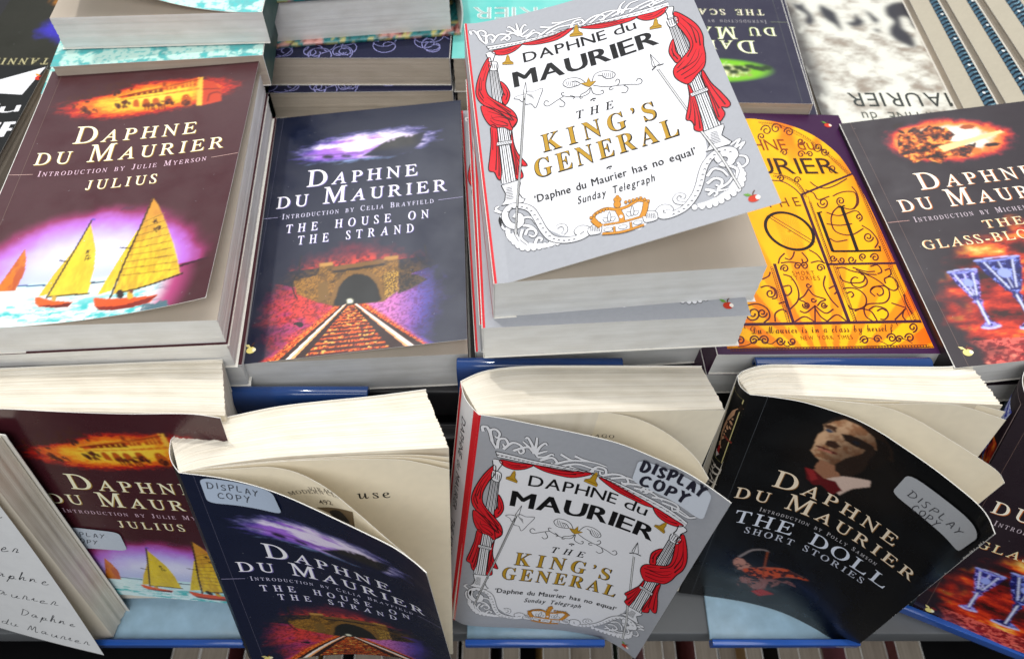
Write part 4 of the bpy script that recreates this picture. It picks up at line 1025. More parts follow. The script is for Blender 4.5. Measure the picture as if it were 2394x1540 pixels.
    for x, y in ((1110, 1562), (1212, 1545), (1315, 1515)): a.blob(x, y, 34, 16, K, 11, 12, -10); a.blob(x, y, 29, 12, Wt, 12, 12, -10)
    a.blob(1198, 1472, 12, 12, Wt, 14)
    # lettering
    px = lambda x, y: a.px([(x, y)])[0]
    def level(p, q):
        p, q = px(*p), px(*q); m = (p[1] + q[1]) / 2
        return (p[0], m), (q[0], m)
    p, q = level((505, 368), (1085, 248)); b, e = level((1140, 225), (1295, 195))
    b, e = (b[0], p[1]), (e[0], p[1])
    a.text('DAPHNE', p, q, 8.8, 'sans', K, 5, gap=.16); a.text('DAPHNE', (p[0] + .25, p[1]), (q[0] + .25, q[1]), 8.8, 'sans', K, 5, gap=.16); a.text('du', b, e, 8.8, 'sans', K, 5, gap=.12)
    p, q = level((437, 540), (1450, 302))
    for d in (0, .6, 1.2): a.text('MAURIER', (p[0] + d, p[1]), (q[0] + d - 1.2, q[1]), 13.2, 'sans', K, 5, gap=.16)
    p, q = level((880, 770), (1140, 716))
    for d in (0, .3): a.text('THE', (p[0] + d, p[1]), (q[0] + d, q[1]), 6.0, 'italic', K, 5, gap=.45)
    for s, p, q, cp, gp in (("KING\u2019S", (640, 986), (1445, 815), 13.2, .22), ('GENERAL', (590, 1172), (1600, 935), 13.2, .13)):
        p, q = level(p, q)
        a.text(s, p, q, cp, 'bold', K, 4, gap=gp + .05, off=(.4, -.3)); a.text(s, p, q, cp, 'bold', K, 5, gap=gp + .05)
        a.text(s, (p[0] + .3, p[1] + .3), (q[0] - .3, q[1] + .3), cp - .5, 'slim', Au, 6, gap=gp + .07)
    p, q = level((585, 1345), (1715, 1070))
    for d in (0, .25): a.text('\u2018Daphne du Maurier has no equal\u2019', (p[0] + d, p[1] + d * .6), (q[0] + d, q[1] + d * .6), 4.9, 'sans', K, 5, gap=.13, space=.32)
    p, q = level((890, 1365), (1430, 1240))
    for d in (0, .2): a.text('Sunday Telegraph', (p[0] + d, p[1] + d * .6), (q[0] + d, q[1] + d * .6), 4.8, 'sans', K, 5, gap=.16, space=.35, slant=.14)
    m = px(2095, 1358)
    publisher_fruit(a, m[0], m[1], 1.0, c(96, 150, 50), c(190, 50, 24), c(240, 230, 220))
    return a

# ---- purple and yellow paperback with wrought-iron gates
def gate_base(U, V):
    return cloth(U, V, c(58, 22, 62), .06)
def art_gate(tl):
    a = Art(gate_base, 1.0)
    G = lambda x, y: ((x * 1.711 - 2850) / .6494, (y * 1.711 - 450) / .6494)
    a.xf = pxmap([(28, 1486), (1445, 1495), (780, 15), G(*tl)])
    def yo(U, V):
        ang = np.arctan2(U - 58, V + 20)
        ry = sstep(-.15, .25, np.sin(ang * 24 + .6)) * sstep(150, 10, V)
        k = np.clip(fbm(U * .05, V * .04, 3) * .35 - .1 + ry * .55 + sstep(118, 190, V) * .7 * sstep(.35, .6, fbm(U * .07 + 3, V * .05, 2)) + sstep(44, 60, np.abs(U - 63)) * .5, 0, 1)
        return mix(A([c(246, 186, 4)]), c(232, 104, 8), np.clip(k * 1.25, 0, 1))
    Pu, Bk = c(92, 36, 30), c(66, 22, 44)
    arch = spline([(1365, 1460), (1230, 1160), (1100, 870), (960, 560), (860, 380), (760, 245), (600, 130), (420, 65), (250, 40)], 8)
    right = a.px(arch); left = np.stack([126 - right[::-1, 0], right[::-1, 1]], 1)
    top = right[-1]
    edge = np.concatenate([right[right[:, 0] > 63], left[left[:, 0] < 63]])
    a.poly(np.concatenate([edge, [(edge[-1][0], 5), (edge[0][0], 5)]]), yo, 1, raw=True, fine=1.6)
    S = lambda P, w=.95, col=Pu, ly=3: a.stroke(P, w, col, ly, 6)
    def mirror(P, w=.75):
        q = spline(a.px(P), 6)
        a.stroke(q, w, Pu, 3, 0, raw=True)
        q = np.stack([122 - q[:, 0], q[:, 1]], 1); a.stroke(q, w, Pu, 3, 0, raw=True)
    def sp(x, y, r, a0, tn=1.4, tail=None, m=False):
        P = spiral(x, y, r, r * .2, a0, tn, 22)
        if tail is not None: P = np.concatenate([[tail], P])
        (mirror if m else S)(P)
    def chain(P, n):
        for p in resample(a.px(P), n): a.stroke(spiral(p[0], p[1], .8, .8, 0, 1, 9), .3, Pu, 3, 0, raw=True)
    bars = [([(545, 510), (835, 1295)], 1.9), ([(375, 935), (490, 1295)], 1.7), ([(185, 1305), (1285, 1295)], 1.9), ([(700, 940), (1130, 935)], 1.6), ([(545, 510), (865, 380)], 1.5)]
    for P, w in bars: a.stroke(P, w, Bk, 5, 0)
    for P in ([(586, 520), (735, 940)], [(760, 940), (885, 1295)], [(385, 935), (470, 1295)], [(870, 385), (1125, 935)], [(1080, 940), (1225, 1290)], [(1130, 940), (1280, 1290)], [(110, 1452), (1320, 1440)], [(105, 1466), (1335, 1454)], [(300, 75), (420, 95), (560, 160), (700, 260), (840, 390)], [(940, 400), (1090, 740), (1125, 860)]): S(P, .35)
    for P, n in (([(600, 560), (725, 925)], 30), ([(748, 955), (872, 1290)], 28), ([(360, 960), (460, 1290)], 28), ([(1100, 950), (1250, 1290)], 28), ([(880, 400), (1095, 925)], 44), ([(112, 1459), (1325, 1447)], 66), ([(290, 62), (420, 82), (560, 145), (720, 265), (850, 385)], 52), ([(380, 395), (450, 405), (520, 450), (570, 520)], 18)): chain(P, n)
    S([(360, 375), (450, 395), (530, 445), (575, 510)], .6); S([(350, 420), (430, 430), (500, 470), (545, 515)], .9, Bk)
    for P in ([(760, 965), (800, 960), (850, 980), (920, 1000), (950, 1040), (940, 1070), (900, 1085), (860, 1070), (850, 1040), (870, 1020), (895, 1025)], [(780, 1010), (800, 1040), (850, 1055), (920, 1050), (935, 1015), (910, 1000)], [(800, 1090), (850, 1085), (900, 1100), (940, 1140), (940, 1190), (900, 1215), (850, 1215), (830, 1190)], [(820, 1120), (850, 1110), (865, 1130), (850, 1145)],
              [(970, 1100), (1000, 1080), (1050, 1075), (1085, 1100), (1085, 1150), (1050, 1180), (960, 1185), (930, 1210), (940, 1260), (980, 1290)], [(1000, 1140), (970, 1110), (990, 1080), (1040, 1085), (1050, 1120), (1025, 1135), (1010, 1120)], [(960, 1220), (1000, 1200), (1060, 1215), (1080, 1250), (1060, 1280), (1030, 1280)], [(1010, 1230), (1040, 1215), (1070, 1230)], [(870, 1230), (910, 1215), (970, 1230), (1000, 1270), (1010, 1290)],
              [(1190, 1215), (1120, 1285)], [(1100, 1180), (1190, 1210)], [(1180, 1130), (1190, 1180), (1230, 1250)], [(1180, 1220), (1170, 1260), (1190, 1290)], [(900, 985), (1000, 1030), (1100, 1100), (1140, 1090), (1135, 1050), (1100, 1020), (1060, 1030), (1065, 1060)], [(970, 955), (1010, 945), (1035, 965), (1040, 990), (1015, 1000)], [(860, 960), (940, 985), (1000, 985)], [(880, 975), (950, 1000), (1010, 1005)], [(1060, 980), (1090, 970), (1100, 1000), (1080, 1020)],
              [(585, 1090), (560, 1130), (530, 1155), (560, 1170), (580, 1195), (560, 1200)], [(585, 1090), (620, 1130), (690, 1155), (660, 1170), (640, 1195)], [(625, 1190), (625, 1295)], [(625, 1195), (570, 1235), (530, 1225)], [(625, 1195), (690, 1240), (740, 1215)], [(625, 1210), (660, 1260), (700, 1290)], [(500, 1290), (560, 1260), (620, 1290)], [(700, 1290), (760, 1250), (820, 1290)], [(430, 1000), (480, 1020), (520, 1090), (520, 1160), (470, 1215)], [(430, 1075), (470, 1070), (480, 1105), (455, 1130), (435, 1115)],
              [(690, 1010), (680, 1070), (720, 1150), (770, 1205)], [(710, 1090), (745, 1075), (765, 1100), (745, 1125)], [(500, 860), (490, 890), (470, 910), (440, 900)], [(545, 865), (575, 900), (580, 920), (555, 930), (545, 905)], [(415, 930), (470, 925), (520, 930)], [(600, 930), (650, 920), (690, 935)], [(440, 870), (410, 900), (400, 935)], [(590, 850), (640, 880), (680, 930)],
              [(780, 580), (740, 620), (730, 680), (760, 740), (850, 760), (930, 720)], [(740, 520), (780, 500), (830, 490), (880, 500), (890, 560), (860, 600), (800, 590)], [(860, 460), (890, 500), (900, 560), (870, 600)], [(700, 620), (780, 640), (880, 610), (920, 640)], [(920, 700), (980, 740), (1020, 800), (1000, 840)], [(700, 690), (780, 700), (860, 690)], [(720, 780), (760, 800), (830, 790)], [(600, 430), (640, 460), (700, 470), (760, 450), (830, 410)], [(570, 480), (620, 500), (650, 540), (720, 520)],
              [(300, 1030), (340, 1010), (350, 985)], [(290, 1080), (330, 1070), (380, 1090), (390, 1140), (360, 1150)], [(200, 1190), (270, 1180), (330, 1210), (345, 1260), (310, 1295)], [(380, 1290), (380, 1240), (420, 1215), (450, 1230)], [(400, 1180), (440, 1170), (450, 1200)]): S(P)
    for q in ((585, 1068, 18, 0, 1.0), (615, 1158, 18, 0, 1.0), (572, 1190, 24, 200, -1.4), (680, 1190, 20, 0, 1.4), (440, 965, 26, 160, 1.4), (520, 950, 24, 0, -1.4), (562, 950, 24, 180, 1.4), (660, 962, 26, 20, -1.4), (790, 550, 28, 90, 1.5), (680, 560, 36, 180, -1.5), (960, 772, 32, 0, 1.5), (902, 650, 24, 90, -1.3), (1000, 900, 28, 180, 1.4), (740, 902, 22, 0, 1.3), (792, 915, 22, 180, -1.3), (855, 912, 26, 0, 1.3), (925, 895, 24, 90, 1.4), (350, 1115, 34, 270, 1.4), (245, 1240, 46, 200, -1.6), (300, 1235, 30, 0, 1.4),
              (165, 1402, 28, 180, 1.4), (248, 1402, 30, 0, -1.5), (312, 1402, 30, 180, 1.5), (410, 1406, 28, 0, 1.4), (482, 1410, 24, 180, -1.4), (930, 1408, 28, 180, 1.4), (1010, 1402, 26, 0, -1.4), (1100, 1396, 30, 180, 1.5), (1145, 1404, 24, 0, -1.4), (1212, 1396, 30, 180, 1.4), (1232, 1332, 30, 90, -1.4),
              (330, 112, 34, 180, 1.4), (390, 100, 34, 0, -1.4), (470, 122, 30, 180, 1.5), (300, 150, 24, 90, 1.3), (545, 180, 24, 0, 1.4), (650, 216, 30, 180, -1.5), (692, 244, 26, 0, 1.4), (440, 250, 22, 180, 1.3), (545, 260, 24, 0, -1.3), (600, 260, 20, 180, 1.3), (740, 350, 24, 90, 1.4), (420, 410, 22, 180, 1.3), (520, 420, 22, 0, -1.3)): sp(*q)
    for P in ([(500, 1412), (450, 1440), (400, 1400), (350, 1425), (280, 1400), (210, 1430), (150, 1440)], [(900, 1420), (960, 1395), (1040, 1420), (1090, 1440), (1160, 1400), (1230, 1430)], [(330, 640), (620, 820)], [(345, 632), (632, 806)]): S(P, .55)
    for k in range(36): a.stroke([(470, 735), (470 + 135 * math.cos(k * .1745), 735 + 98 * math.sin(k * .1745))], .3, c(238, 180, 20), 2, 0)
    t = np.linspace(0, 2 * math.pi, 40)
    S(np.stack([470 + 152 * np.cos(t) * .97 + 20 * np.sin(t), 735 + 112 * np.sin(t) + 25 * np.cos(t)], 1), 1.9, c(30, 14, 14), 6)
    dkk = c(30, 14, 14)
    for P, w in (([(650, 622), (738, 862)], 2.0), ([(735, 860), (890, 860)], 1.5), ([(640, 625), (672, 617)], 1.0), ([(795, 585), (890, 856)], 2.2), ([(885, 860), (1035, 856), (1028, 828)], 1.5), ([(775, 590), (815, 578)], 1.0)): a.stroke(P, w, dkk, 6, 0)
    tx = lambda st, p, q, cap, sty, col, **k: a.text(st, p, q, cap, sty, col, 7, raw=False, **k)
    tx('DAPHNE du', (20, 240), (636, 232), 10.5, 'sans', c(140, 60, 14), gap=.14); tx('MAURIER', (-40, 385), (780, 380), 14.5, 'sans', c(52, 24, 16), gap=.14)
    tx('THE', (330, 590), (545, 580), 7.5, 'sans', c(110, 56, 14), gap=.5)
    tx('SHORT', (490, 1006), (626, 1005), 3, 'sans', c(120, 66, 14), gap=.35); tx('STORIES', (478, 1036), (660, 1037), 3, 'sans', c(120, 66, 14), gap=.35)
    tx('\u2018 Du Maurier is in a class by herself \u2019', (200, 1364), (1155, 1354), 4.9, 'script', c(84, 36, 12), gap=.08, space=.35)
    tx('NEW YORK TIMES', (540, 1403), (860, 1400), 2.6, 'sans', c(110, 54, 12), gap=.25)
    p = a.px([(712, 80)])[0]
    publisher_fruit(a, p[0], p[1], 1.0, c(96, 150, 50), c(206, 60, 34), c(244, 220, 200))
    return a
# ------------------------------------------------------------------ the display table
TOP_Z, LEDGE_Z = -389.0, -541.0
def box(name, x0, x1, y0, y1, z0, z1, mat, parent=None, base=None, bev=0.0):
    V = [(x, y, z) for x in (x0, x1) for y in (y0, y1) for z in (z0, z1)]
    F = np.array([[0, 1, 3, 2], [4, 6, 7, 5], [0, 4, 5, 1], [2, 3, 7, 6], [0, 2, 6, 4], [1, 5, 7, 3]])
    o = mesh(name, V, [F], mat, parent, base)
    if bev:
        m = o.modifiers.new('bevel', 'BEVEL'); m.width = bev * MM; m.segments = 3
    return o
BLACK = plain_material('black_laminate', (.022, .021, .023), .38, noise=.35, scale=35)
SLATE = plain_material('grey_laminate', (.10, .105, .11), .42, noise=.3, scale=30)
FLOOR = plain_material('shop_floor', (.055, .05, .047), .6, noise=.3, scale=8)
o = mesh('floor', [(-3000, -2000, -1500), (3000, -2000, -1500), (3000, 5000, -1500), (-3000, 5000, -1500)], [np.array([[0, 1, 2, 3]])], FLOOR)
tag(o, None, None, kind='structure')
tbl = thing('display_table', (0, 400, -1499), 'black slatted bookshop display table under all the books', 'table')
box('tabletop', -1000, 1000, 239, 1300, TOP_Z - 26, TOP_Z, BLACK, tbl, bev=1.5)
box('back_board', -1000, 1000, 233, 236, -900, TOP_Z - 28, BLACK, tbl)
for k in range(7):
    z = TOP_Z - 30 - k * 23
    box('slat', -1000, 1000, 226, 233, z - 19.5, z, BLACK, tbl, bev=.8)
box('ledge', -1000, 1000, 150, 225.5, LEDGE_Z - 18, LEDGE_Z, SLATE, tbl, bev=1.0)
box('lower_shelf', -1000, 1000, 60, 232, -860, -840, BLACK, tbl)
box('base', -990, 990, 60, 1290, -1499, -862, BLACK, tbl)

# ------------------------------------------------------------------ flat books, upper tier
P_JUL = ((-266, 222.8, -307.6), (4.47, -.73, 2.65)); P_STR = ((-148.3, 237, -358.3), (3.26, .08, .36))
P_KIN = ((-7.7, 227.9, -279.6), (5.79, -.27, 1.39)); P_DOL = ((107.5, 238.7, -351.2), (3.12, -.62, 4.09))
P_GLA = ((230.0, 231.4, -352.8), (3.3, -1.5, -6.2))
def plane_xf(pose):              # frame pixels -> cover millimetres of a flat book
    t, R = A(pose[0]), eul(*pose[1])
    def f(P):
        return np.array([((on_plane(p[0], p[1], t, R[:, 2]) - t) @ R)[:2] for p in np.atleast_2d(A(P))])
    return f
A_BOATS, A_TUNNEL, A_GOBLETS, A_FRAME = art_boats(), art_tunnel(), art_goblets(), art_frame()
corner = wproj((eul(*P_DOL[1]) @ A([0, H, 0]) + A(P_DOL[0]))[None])[0]
A_GATE = art_gate(tuple(corner))

G1 = 'maroon paperbacks in one stack'
b = flat_book('paperback', P_JUL, 20.2, A_BOATS, 'maroon paperback with yellow sailing boats lying on top of its stack', 'book', G1, bend=(-.2, .00259, 3.2, .00018), mat=MAT_SATIN, spine_col=c(52, 28, 32))
def under(src, n, dz, group, labels, offs):
    for k in range(n):
        dx, dy, dr = offs[k % len(offs)]
        l = src.location
        dup(src, labels[k], group, (l.x + dx * MM, l.y + dy * MM, l.z - (k + 1) * dz * MM), math.radians(dr))
plain = flat_book('paperback', ((-267, 222.0, -328.4), (4.4, -.5, 1.5)), 20.0, Art(lambda U, V: cloth(U, V, MAROON), 3.0), 'closed maroon paperback directly under the one with sailing boats', 'book', G1, spine_col=c(52, 28, 32))
under(plain, 2, 20.2, G1, ['closed maroon paperback third down in the stack with sailing boats on top', 'closed maroon paperback at the bottom of the stack with sailing boats on top'], [(1, 1, .2), (-1, 2, -.3)])
flat_book('paperback', P_STR, 30.0, A_TUNNEL, 'navy paperback with a railway tunnel cover lying flat on the table', 'book', bend=(6.7, .00004, 4.8, .00002), mat=MAT_SATIN, spine_col=c(18, 22, 36))

GK = 'grey paperbacks with red spines in one stack'
def red_spine(a):
    a.poly([(0, 0), (3.2, 0), (3.2, H), (0, H)], c(200, 24, 32), 1, raw=True); a.poly([(a.w - 3.2, 0), (a.w, 0), (a.w, H), (a.w - 3.2, H)], c(200, 24, 32), 1, raw=True)
kb = flat_book('paperback', P_KIN, 25.5, A_FRAME, 'grey paperback with red curtains on its cover lying on top of its stack', 'book', GK, bend=(19.9, .00004, 8.2, .00247), spine_col=c(225, 225, 226), spine_art=red_spine)
pl, pr = on_z(1129, 768, -305.4), on_z(1739, 739, -305.4)
yw = math.degrees(math.atan2(pr[1] - pl[1], pr[0] - pl[0]))
k2 = flat_book('paperback', (tuple(pl), (yw, 0, 0)), 24.5, A_FRAME, 'grey red-spined paperback second from the top, sticking out below the top one', 'book', GK, spine_col=c(225, 225, 226), spine_art=red_spine)
under(k2, 2, 26.5, GK, ['grey red-spined paperback third down, its red edge showing left of the stack', 'grey red-spined paperback at the very bottom of the curtain-cover stack'], [(-3.5, 22, .5), (-7.5, 24, 1.0)])
GD = 'purple paperbacks with yellow gates'
db = flat_book('paperback', P_DOL, 18.1, A_GATE, 'purple paperback with a yellow wrought-iron gate cover lying flat on its twin', 'book', GD, spine_col=c(66, 24, 60))
under(db, 1, 18.4, GD, ['purple paperback hidden beneath the yellow gate paperback'], [(-1.5, -1, -.4)])
GG = 'plum paperbacks with glass goblets'
gb = flat_book('paperback', P_GLA, 18.0, A_GOBLETS, 'dark plum paperback with cut-glass goblets lying flat at the right edge', 'book', GG, mat=MAT_SATIN, spine_col=c(36, 26, 32))
flat_book('paperback', ((231, 231, -371.2), (3.0, 0, 0)), 17.4, Art(lambda U, V: cloth(U, V, PLUM), 4.0), 'plum paperback lying underneath the flat one with goblets', 'book', GG, spine_col=c(36, 26, 32))

# ------------------------------------------------------------------ books facing the far side
def turned(pl, pr, z, T, art, label, group=None, keep='mid', bend=None, **kw):
    """a flat book turned half round: its head edge faces us between the picture points pl and pr"""
    a, b_ = on_z(*pl, z), on_z(*pr, z)
    d = (a - b_) / np.linalg.norm(a - b_)
    m = (a + b_) / 2
    tl = {'mid': m - d * W / 2, 'right': b_, 'left': a - d * W}[keep]
    ev = A([-d[1], d[0], 0])
    return flat_book('paperback', (tuple(tl - ev * H), (math.degrees(math.atan2(d[1], d[0])), 0, 0)), T, art, label, 'book', group, bend=bend, **kw)
AQ = 'aqua marbled paperbacks behind the boats'
def aqua_base(U, V):
    n = fbm(U * .12, V * .12, 4); m = fbm(U * .5 + 30, V * .5, 4)
    C = mix(A([c(196, 232, 222)]), c(20, 160, 165), sstep(.5, .62, n) * .8)
    return mix(C, c(70, 190, 190), sstep(.54, .66, m) * .7)
A_AQUA = Art(aqua_base, .8)
turned((120, 44), (601, 30), -281, 21, A_AQUA, 'aqua marbled paperback with its cover curling open, on top of the turned stack', AQ, bend=(1, .0004, 1.5, .0062), spine_col=c(34, 70, 66), page=PAGE_WHITE)
aq = turned((131, 157), (600, 131), -303, 22, A_AQUA, 'aqua marbled paperback under the curling one, its patterned edge showing', AQ, spine_col=c(34, 70, 66), page=PAGE_TAN)
under(aq, 3, 22.3, AQ, ['aqua marbled paperback third down behind the boats cover', 'aqua marbled paperback fourth down behind the boats cover', 'aqua marbled paperback at the bottom behind the boats cover'], [(-17, 3, 0)])
NV = 'navy scroll-pattern paperbacks'
def scroll_art():
    a = Art(lambda U, V: cloth(U, V, c(24, 27, 56)), 1.5)
    r2 = np.random.default_rng(3)
    for k in range(60):
        u, v = r2.random() * W, H - r2.random() * 60 if k < 40 else r2.random() * H
        a.stroke(spiral(u, v, 5 + 9 * r2.random(), 2, r2.random() * 360, 1.1, 18), .55, c(150, 150, 206), 2, 0, raw=True)
    return a
A_SCROLL = scroll_art()
n1 = turned((608, 137), (1051, 137), -333, 21.6, A_SCROLL, 'navy scroll-pattern paperback beneath the floral hardback', NV, spine_col=c(24, 27, 56), page=PAGE_TAN)
n2 = turned((627, 219), (1056, 213), -355, 21.6, A_SCROLL, 'navy scroll-pattern paperback second below the floral hardback', NV, spine_col=c(24, 27, 56), page=PAGE_TAN)
dup(n2, 'navy scroll-pattern paperback third below the floral hardback, behind the tunnel cover', NV, (n2.location.x + .001, n2.location.y + .003, n2.location.z - .0118), 0)

def teal_art():
    a = Art(lambda U, V: mix(A([c(60, 178, 172)]), c(150, 216, 206), fbm(U * .04, V * .05, 3)), 1.5)
    a.text('DAPHNE DU', (24, 160), (102, 160), 12, 'sans', c(226, 244, 240), 3)
    a.text('MAURIER', (14, 139), (113, 139), 14, 'sans', c(226, 244, 240), 3); a.text('MAURIER', (14.5, 139), (113.5, 139), 14, 'sans', c(226, 244, 240), 3)
    return a
TL = 'teal paperbacks behind the curtain cover'
tb = turned((1056, 138), (1510, 138), -333, 27, teal_art(), 'teal paperback with upside-down white lettering behind the grey one', TL, keep='left', spine_col=c(30, 96, 110), page=PAGE_TAN)
under(tb, 1, 27.4, TL, ['teal paperback underneath the one with white lettering'], [(1, 2, 0)])

# floral hardback: boards stand proud of the pages
def floral_base(U, V):
    n = fbm(U * .09, V * .09, 3); m = fbm(U * .16 + 20, V * .16, 3); q = fbm(U * .5 + 2, V * .5, 3)
    C = mix(A([c(36, 120, 124)]), c(60, 150, 150), fbm(U * .3, V * .3, 3))
    C = mix(C, mix(A([c(232, 170, 160)]), c(150, 60, 60), sstep(.45, .65, q)), sstep(.54, .58, n))
    C = mix(C, c(206, 196, 120), sstep(.62, .66, m)); return mix(C, c(30, 44, 40), sstep(.62, .66, q) * .6)
hb = thing('hardback', (-55, 560, -333), 'floral teal hardback with thick white pages lying on the navy paperbacks', 'book')
def hard(z0, zt, y0=470.0):
    nl, nr = on_z(626, 108, zt), on_z(1064, 76, zt)
    d = (nr - nl) / np.linalg.norm(nr - nl); e = A([-d[1], d[0], 0]); HW, HH, BT = 130.0, 200.0, 2.6
    R = np.stack([d, e, A([0, 0, 1])], 1); t0 = nl - A([0, 0, zt]) + A([0, 0, z0])
    TH = 33.0
    page_block('page_block', [(1, TH), (60, TH + .3), (HW - 6, TH - .5)], [(1, BT), (60, BT), (HW - 6, BT)], (R, t0), PAGE_WHITE, hb, 4, HH - 4, rows=30, n=10)
    fa = Art(floral_base, 1.0, HW, HH)
    def board(name, w, s):
        V, C, Fq = [], [], []
        pts = [(0, 0), (HW, 0), (HW, HH), (0, HH)]
        n = 70
        U, Vv = np.meshgrid(np.linspace(0, HW, n), np.linspace(0, HH, n), indexing='ij')
        U, Vv = U.ravel(), Vv.ravel()
        for ww in (w, w + BT): V.append(np.stack([U, Vv, 0 * U + ww], 1)); C.append(floral_base(U, Vv + ww * 3))
        Fq.append(grid_faces(n, n, 0, True)); Fq.append(grid_faces(n, n, n * n))
        edge = np.concatenate([np.arange(n) * n, (n - 1) * n + np.arange(1, n), np.arange(n - 2, -1, -1) * n + n - 1, np.arange(n - 2, 0, -1)])
        k2 = np.roll(edge, -1)
        Fq.append(np.stack([edge, k2, k2 + n * n, edge + n * n], 1))
        mesh(name, np.concatenate(V) @ R.T + t0, [np.concatenate(Fq)], MAT_GLOSS, hb, colors=np.concatenate(C), smooth=False)
    board('board', 0.0, 0); board('board', TH + .2, 1)
    sp = Art(floral_base, 1.0, TH + BT, HH)
    printed_sheet('spine', lambda U, V: np.stack([0 * U + HW + 2.5 * np.sin(U / (TH + BT) * math.pi) , V, TH + BT - U], -1) @ R.T + t0, sp, MAT_GLOSS, hb, 1.0)
hard(-332.6, -330)

def scape_art():
    a = Art(lambda U, V: (lambda d: mix(cloth(U, V, c(44, 42, 62)), mix(A([c(120, 190, 30)]), c(236, 240, 190), sstep(.75, .4, d + .5 * (fbm(U * .4, V * .3, 3) - .5))), sstep(1.15, .8, d)))(ellip(U, V, 63, 163, 40, 13)), .8)
    a.blur = .8
    for k in range(11):
        for q in range(3): a.poly([(36 + k * 4.6, 158 + q * 4.2), (38.6 + k * 4.6, 158 + q * 4.2), (38.6 + k * 4.6, 160.6 + q * 4.2), (36 + k * 4.6, 160.6 + q * 4.2)], c(150, 160, 80), 2, raw=True)
    for k in range(8): a.blob(24 + k * 4, 158 + rng.random() * 8, 3, 2.4, c(40, 60, 26), 3)
    a.blur = 0
    series_titles(a, 'Introduction by Lisa Appignanesi', [('THE SCAPEGOAT', 16, 110, 90, 7, .3)], c(240, 240, 206), c(120, 140, 60), c(236, 226, 206), c(160, 156, 160))
    return a
SC = 'slate paperbacks with a green picture'
sb = turned((1480, 238), (1899, 244), -352, 18, scape_art(), 'slate paperback turned upside down with a small glowing green picture', SC, keep='right', spine_col=c(36, 34, 52), page=PAGE_TAN)
under(sb, 1, 18.4, SC, ['slate paperback under the green-picture one, sticking out at its right'], [(12, -4, -.8)])

def birds_art():
    def base(U, V):
        n = fbm(U * .08, V * .11, 5)
        C = mix(A([c(222, 221, 210)]), c(140, 126, 112), sstep(.36, .8, n) * .9)
        e = np.maximum(sstep(16, 2, U), sstep(W - 16, W - 2, U)) * sstep(.25, .6, fbm(U * .1, V * .06, 3) + .2)
        return mix(C, c(70, 68, 68), e * .9)
    a = Art(base, 1.0)
    kk = c(58, 58, 64)
    a.text('DAPHNE du', (34, 181), (98, 181), 9.5, 'sans', c(90, 92, 84), 4); a.text('MAURIER', (22, 160), (103, 160), 15, 'sans', c(58, 62, 58), 4)
    a.blur = 1.7
    px_ = plane_xf(((216 + W, 440 + H, -371), (180, 0, 0)))
    a.xf = lambda P: px_((A(P) * .5843 + A([2700, 0])) / 1.711)
    for P in ([(800, 20), (850, 40), (870, 20), (890, 60), (930, 100), (950, 150), (920, 180), (890, 150), (900, 110), (860, 80), (820, 60)], [(990, 40), (1040, 60), (1090, 90), (1110, 130), (1140, 210), (1090, 170), (1040, 140), (1000, 100)],
              [(1170, 160), (1220, 150), (1235, 95), (1260, 130), (1290, 150), (1270, 180), (1220, 185)], [(1300, 75), (1340, 100), (1390, 140), (1370, 165), (1340, 130)], [(1370, 205), (1400, 208), (1390, 222), (1372, 218)],
              [(1440, 60), (1480, 30), (1560, 20), (1620, 60), (1680, 180), (1640, 200), (1600, 130), (1540, 120), (1560, 200), (1620, 250), (1640, 330), (1560, 300), (1490, 260), (1470, 200), (1500, 150), (1450, 110)]):
        a.poly(P, kk, 3, 3)
    a.blob(63, 138, 4, 1.2, c(190, 186, 170), 3)
    return a
flat_book('paperback', ((216 + W, 440 + H, -371), (180, 0, 0)), 17.5, birds_art(), 'pale cloudy paperback with dark flying birds, turned upside down', 'book', spine_col=c(70, 70, 70), page=PAGE_TAN)

RP = 'cream paperbacks with rope borders'
def rope_art():
    a = Art(lambda U, V: cloth(U, V, c(178, 170, 152), .04), 2.0)
    bl, dkb = c(62, 96, 116), c(14, 24, 38)
    for u0 in (W - 26, 18):
        a.poly([(u0, 0), (u0 + 11, 0), (u0 + 11, H), (u0, H)], dkb, 1, raw=True)
        for k in range(46):
            v = k * 4.5
            a.stroke([(u0 + .2, v), (u0 + 2.5, v + 2.6), (u0 + 7, v + 4.4), (u0 + 10.8, v + 8)], 2.0, bl, 2, 4, raw=True)
            a.stroke([(u0 + .6, v + .2), (u0 + 2.7, v + 2.8), (u0 + 6, v + 4.2)], .6, c(140, 176, 190), 3, 4, raw=True)
            if k % 7 == 3: a.blob(u0 + 6.5, v, 1.1, 1.1, c(230, 236, 236), 4)
    return a
A_ROPE = rope_art()
for k, (x, z) in enumerate(((311, -363.5), (333.5, -355.5), (355, -347.5))):
    bb = flat_book('paperback', ((x + W, 410 + H + k * 6, z), (180 + k * 1.0, 0, 0)), 7.2, A_ROPE,
         ['cream rope-border paperback at the left end of the fan, beside the birds', 'cream rope-border paperback in the middle of the fan', 'cream rope-border paperback on top at the right end of the fan'][k], 'book', RP, spine_col=c(40, 70, 90), page=PAGE_TAN) if k == 0 else dup(bb0, ['', 'cream rope-border paperback in the middle of the fan', 'cream rope-border paperback on top at the right end of the fan'][k], RP, (bb0.location.x + (x - 311) * MM, bb0.location.y + k * .006, bb0.location.z + (z + 363.5) * MM), math.radians(k))
    if k == 0: bb0 = bb
bx = Art(lambda U, V: cloth(U, V, c(60, 80, 96)), 6.0)
flat_book('paperback', ((343 + W, 420 + H, -371.2), (180, 0, 0)), 17, bx, 'blue paperback lying under the fan of rope-border paperbacks', 'book', spine_col=c(40, 70, 90), page=PAGE_TAN)

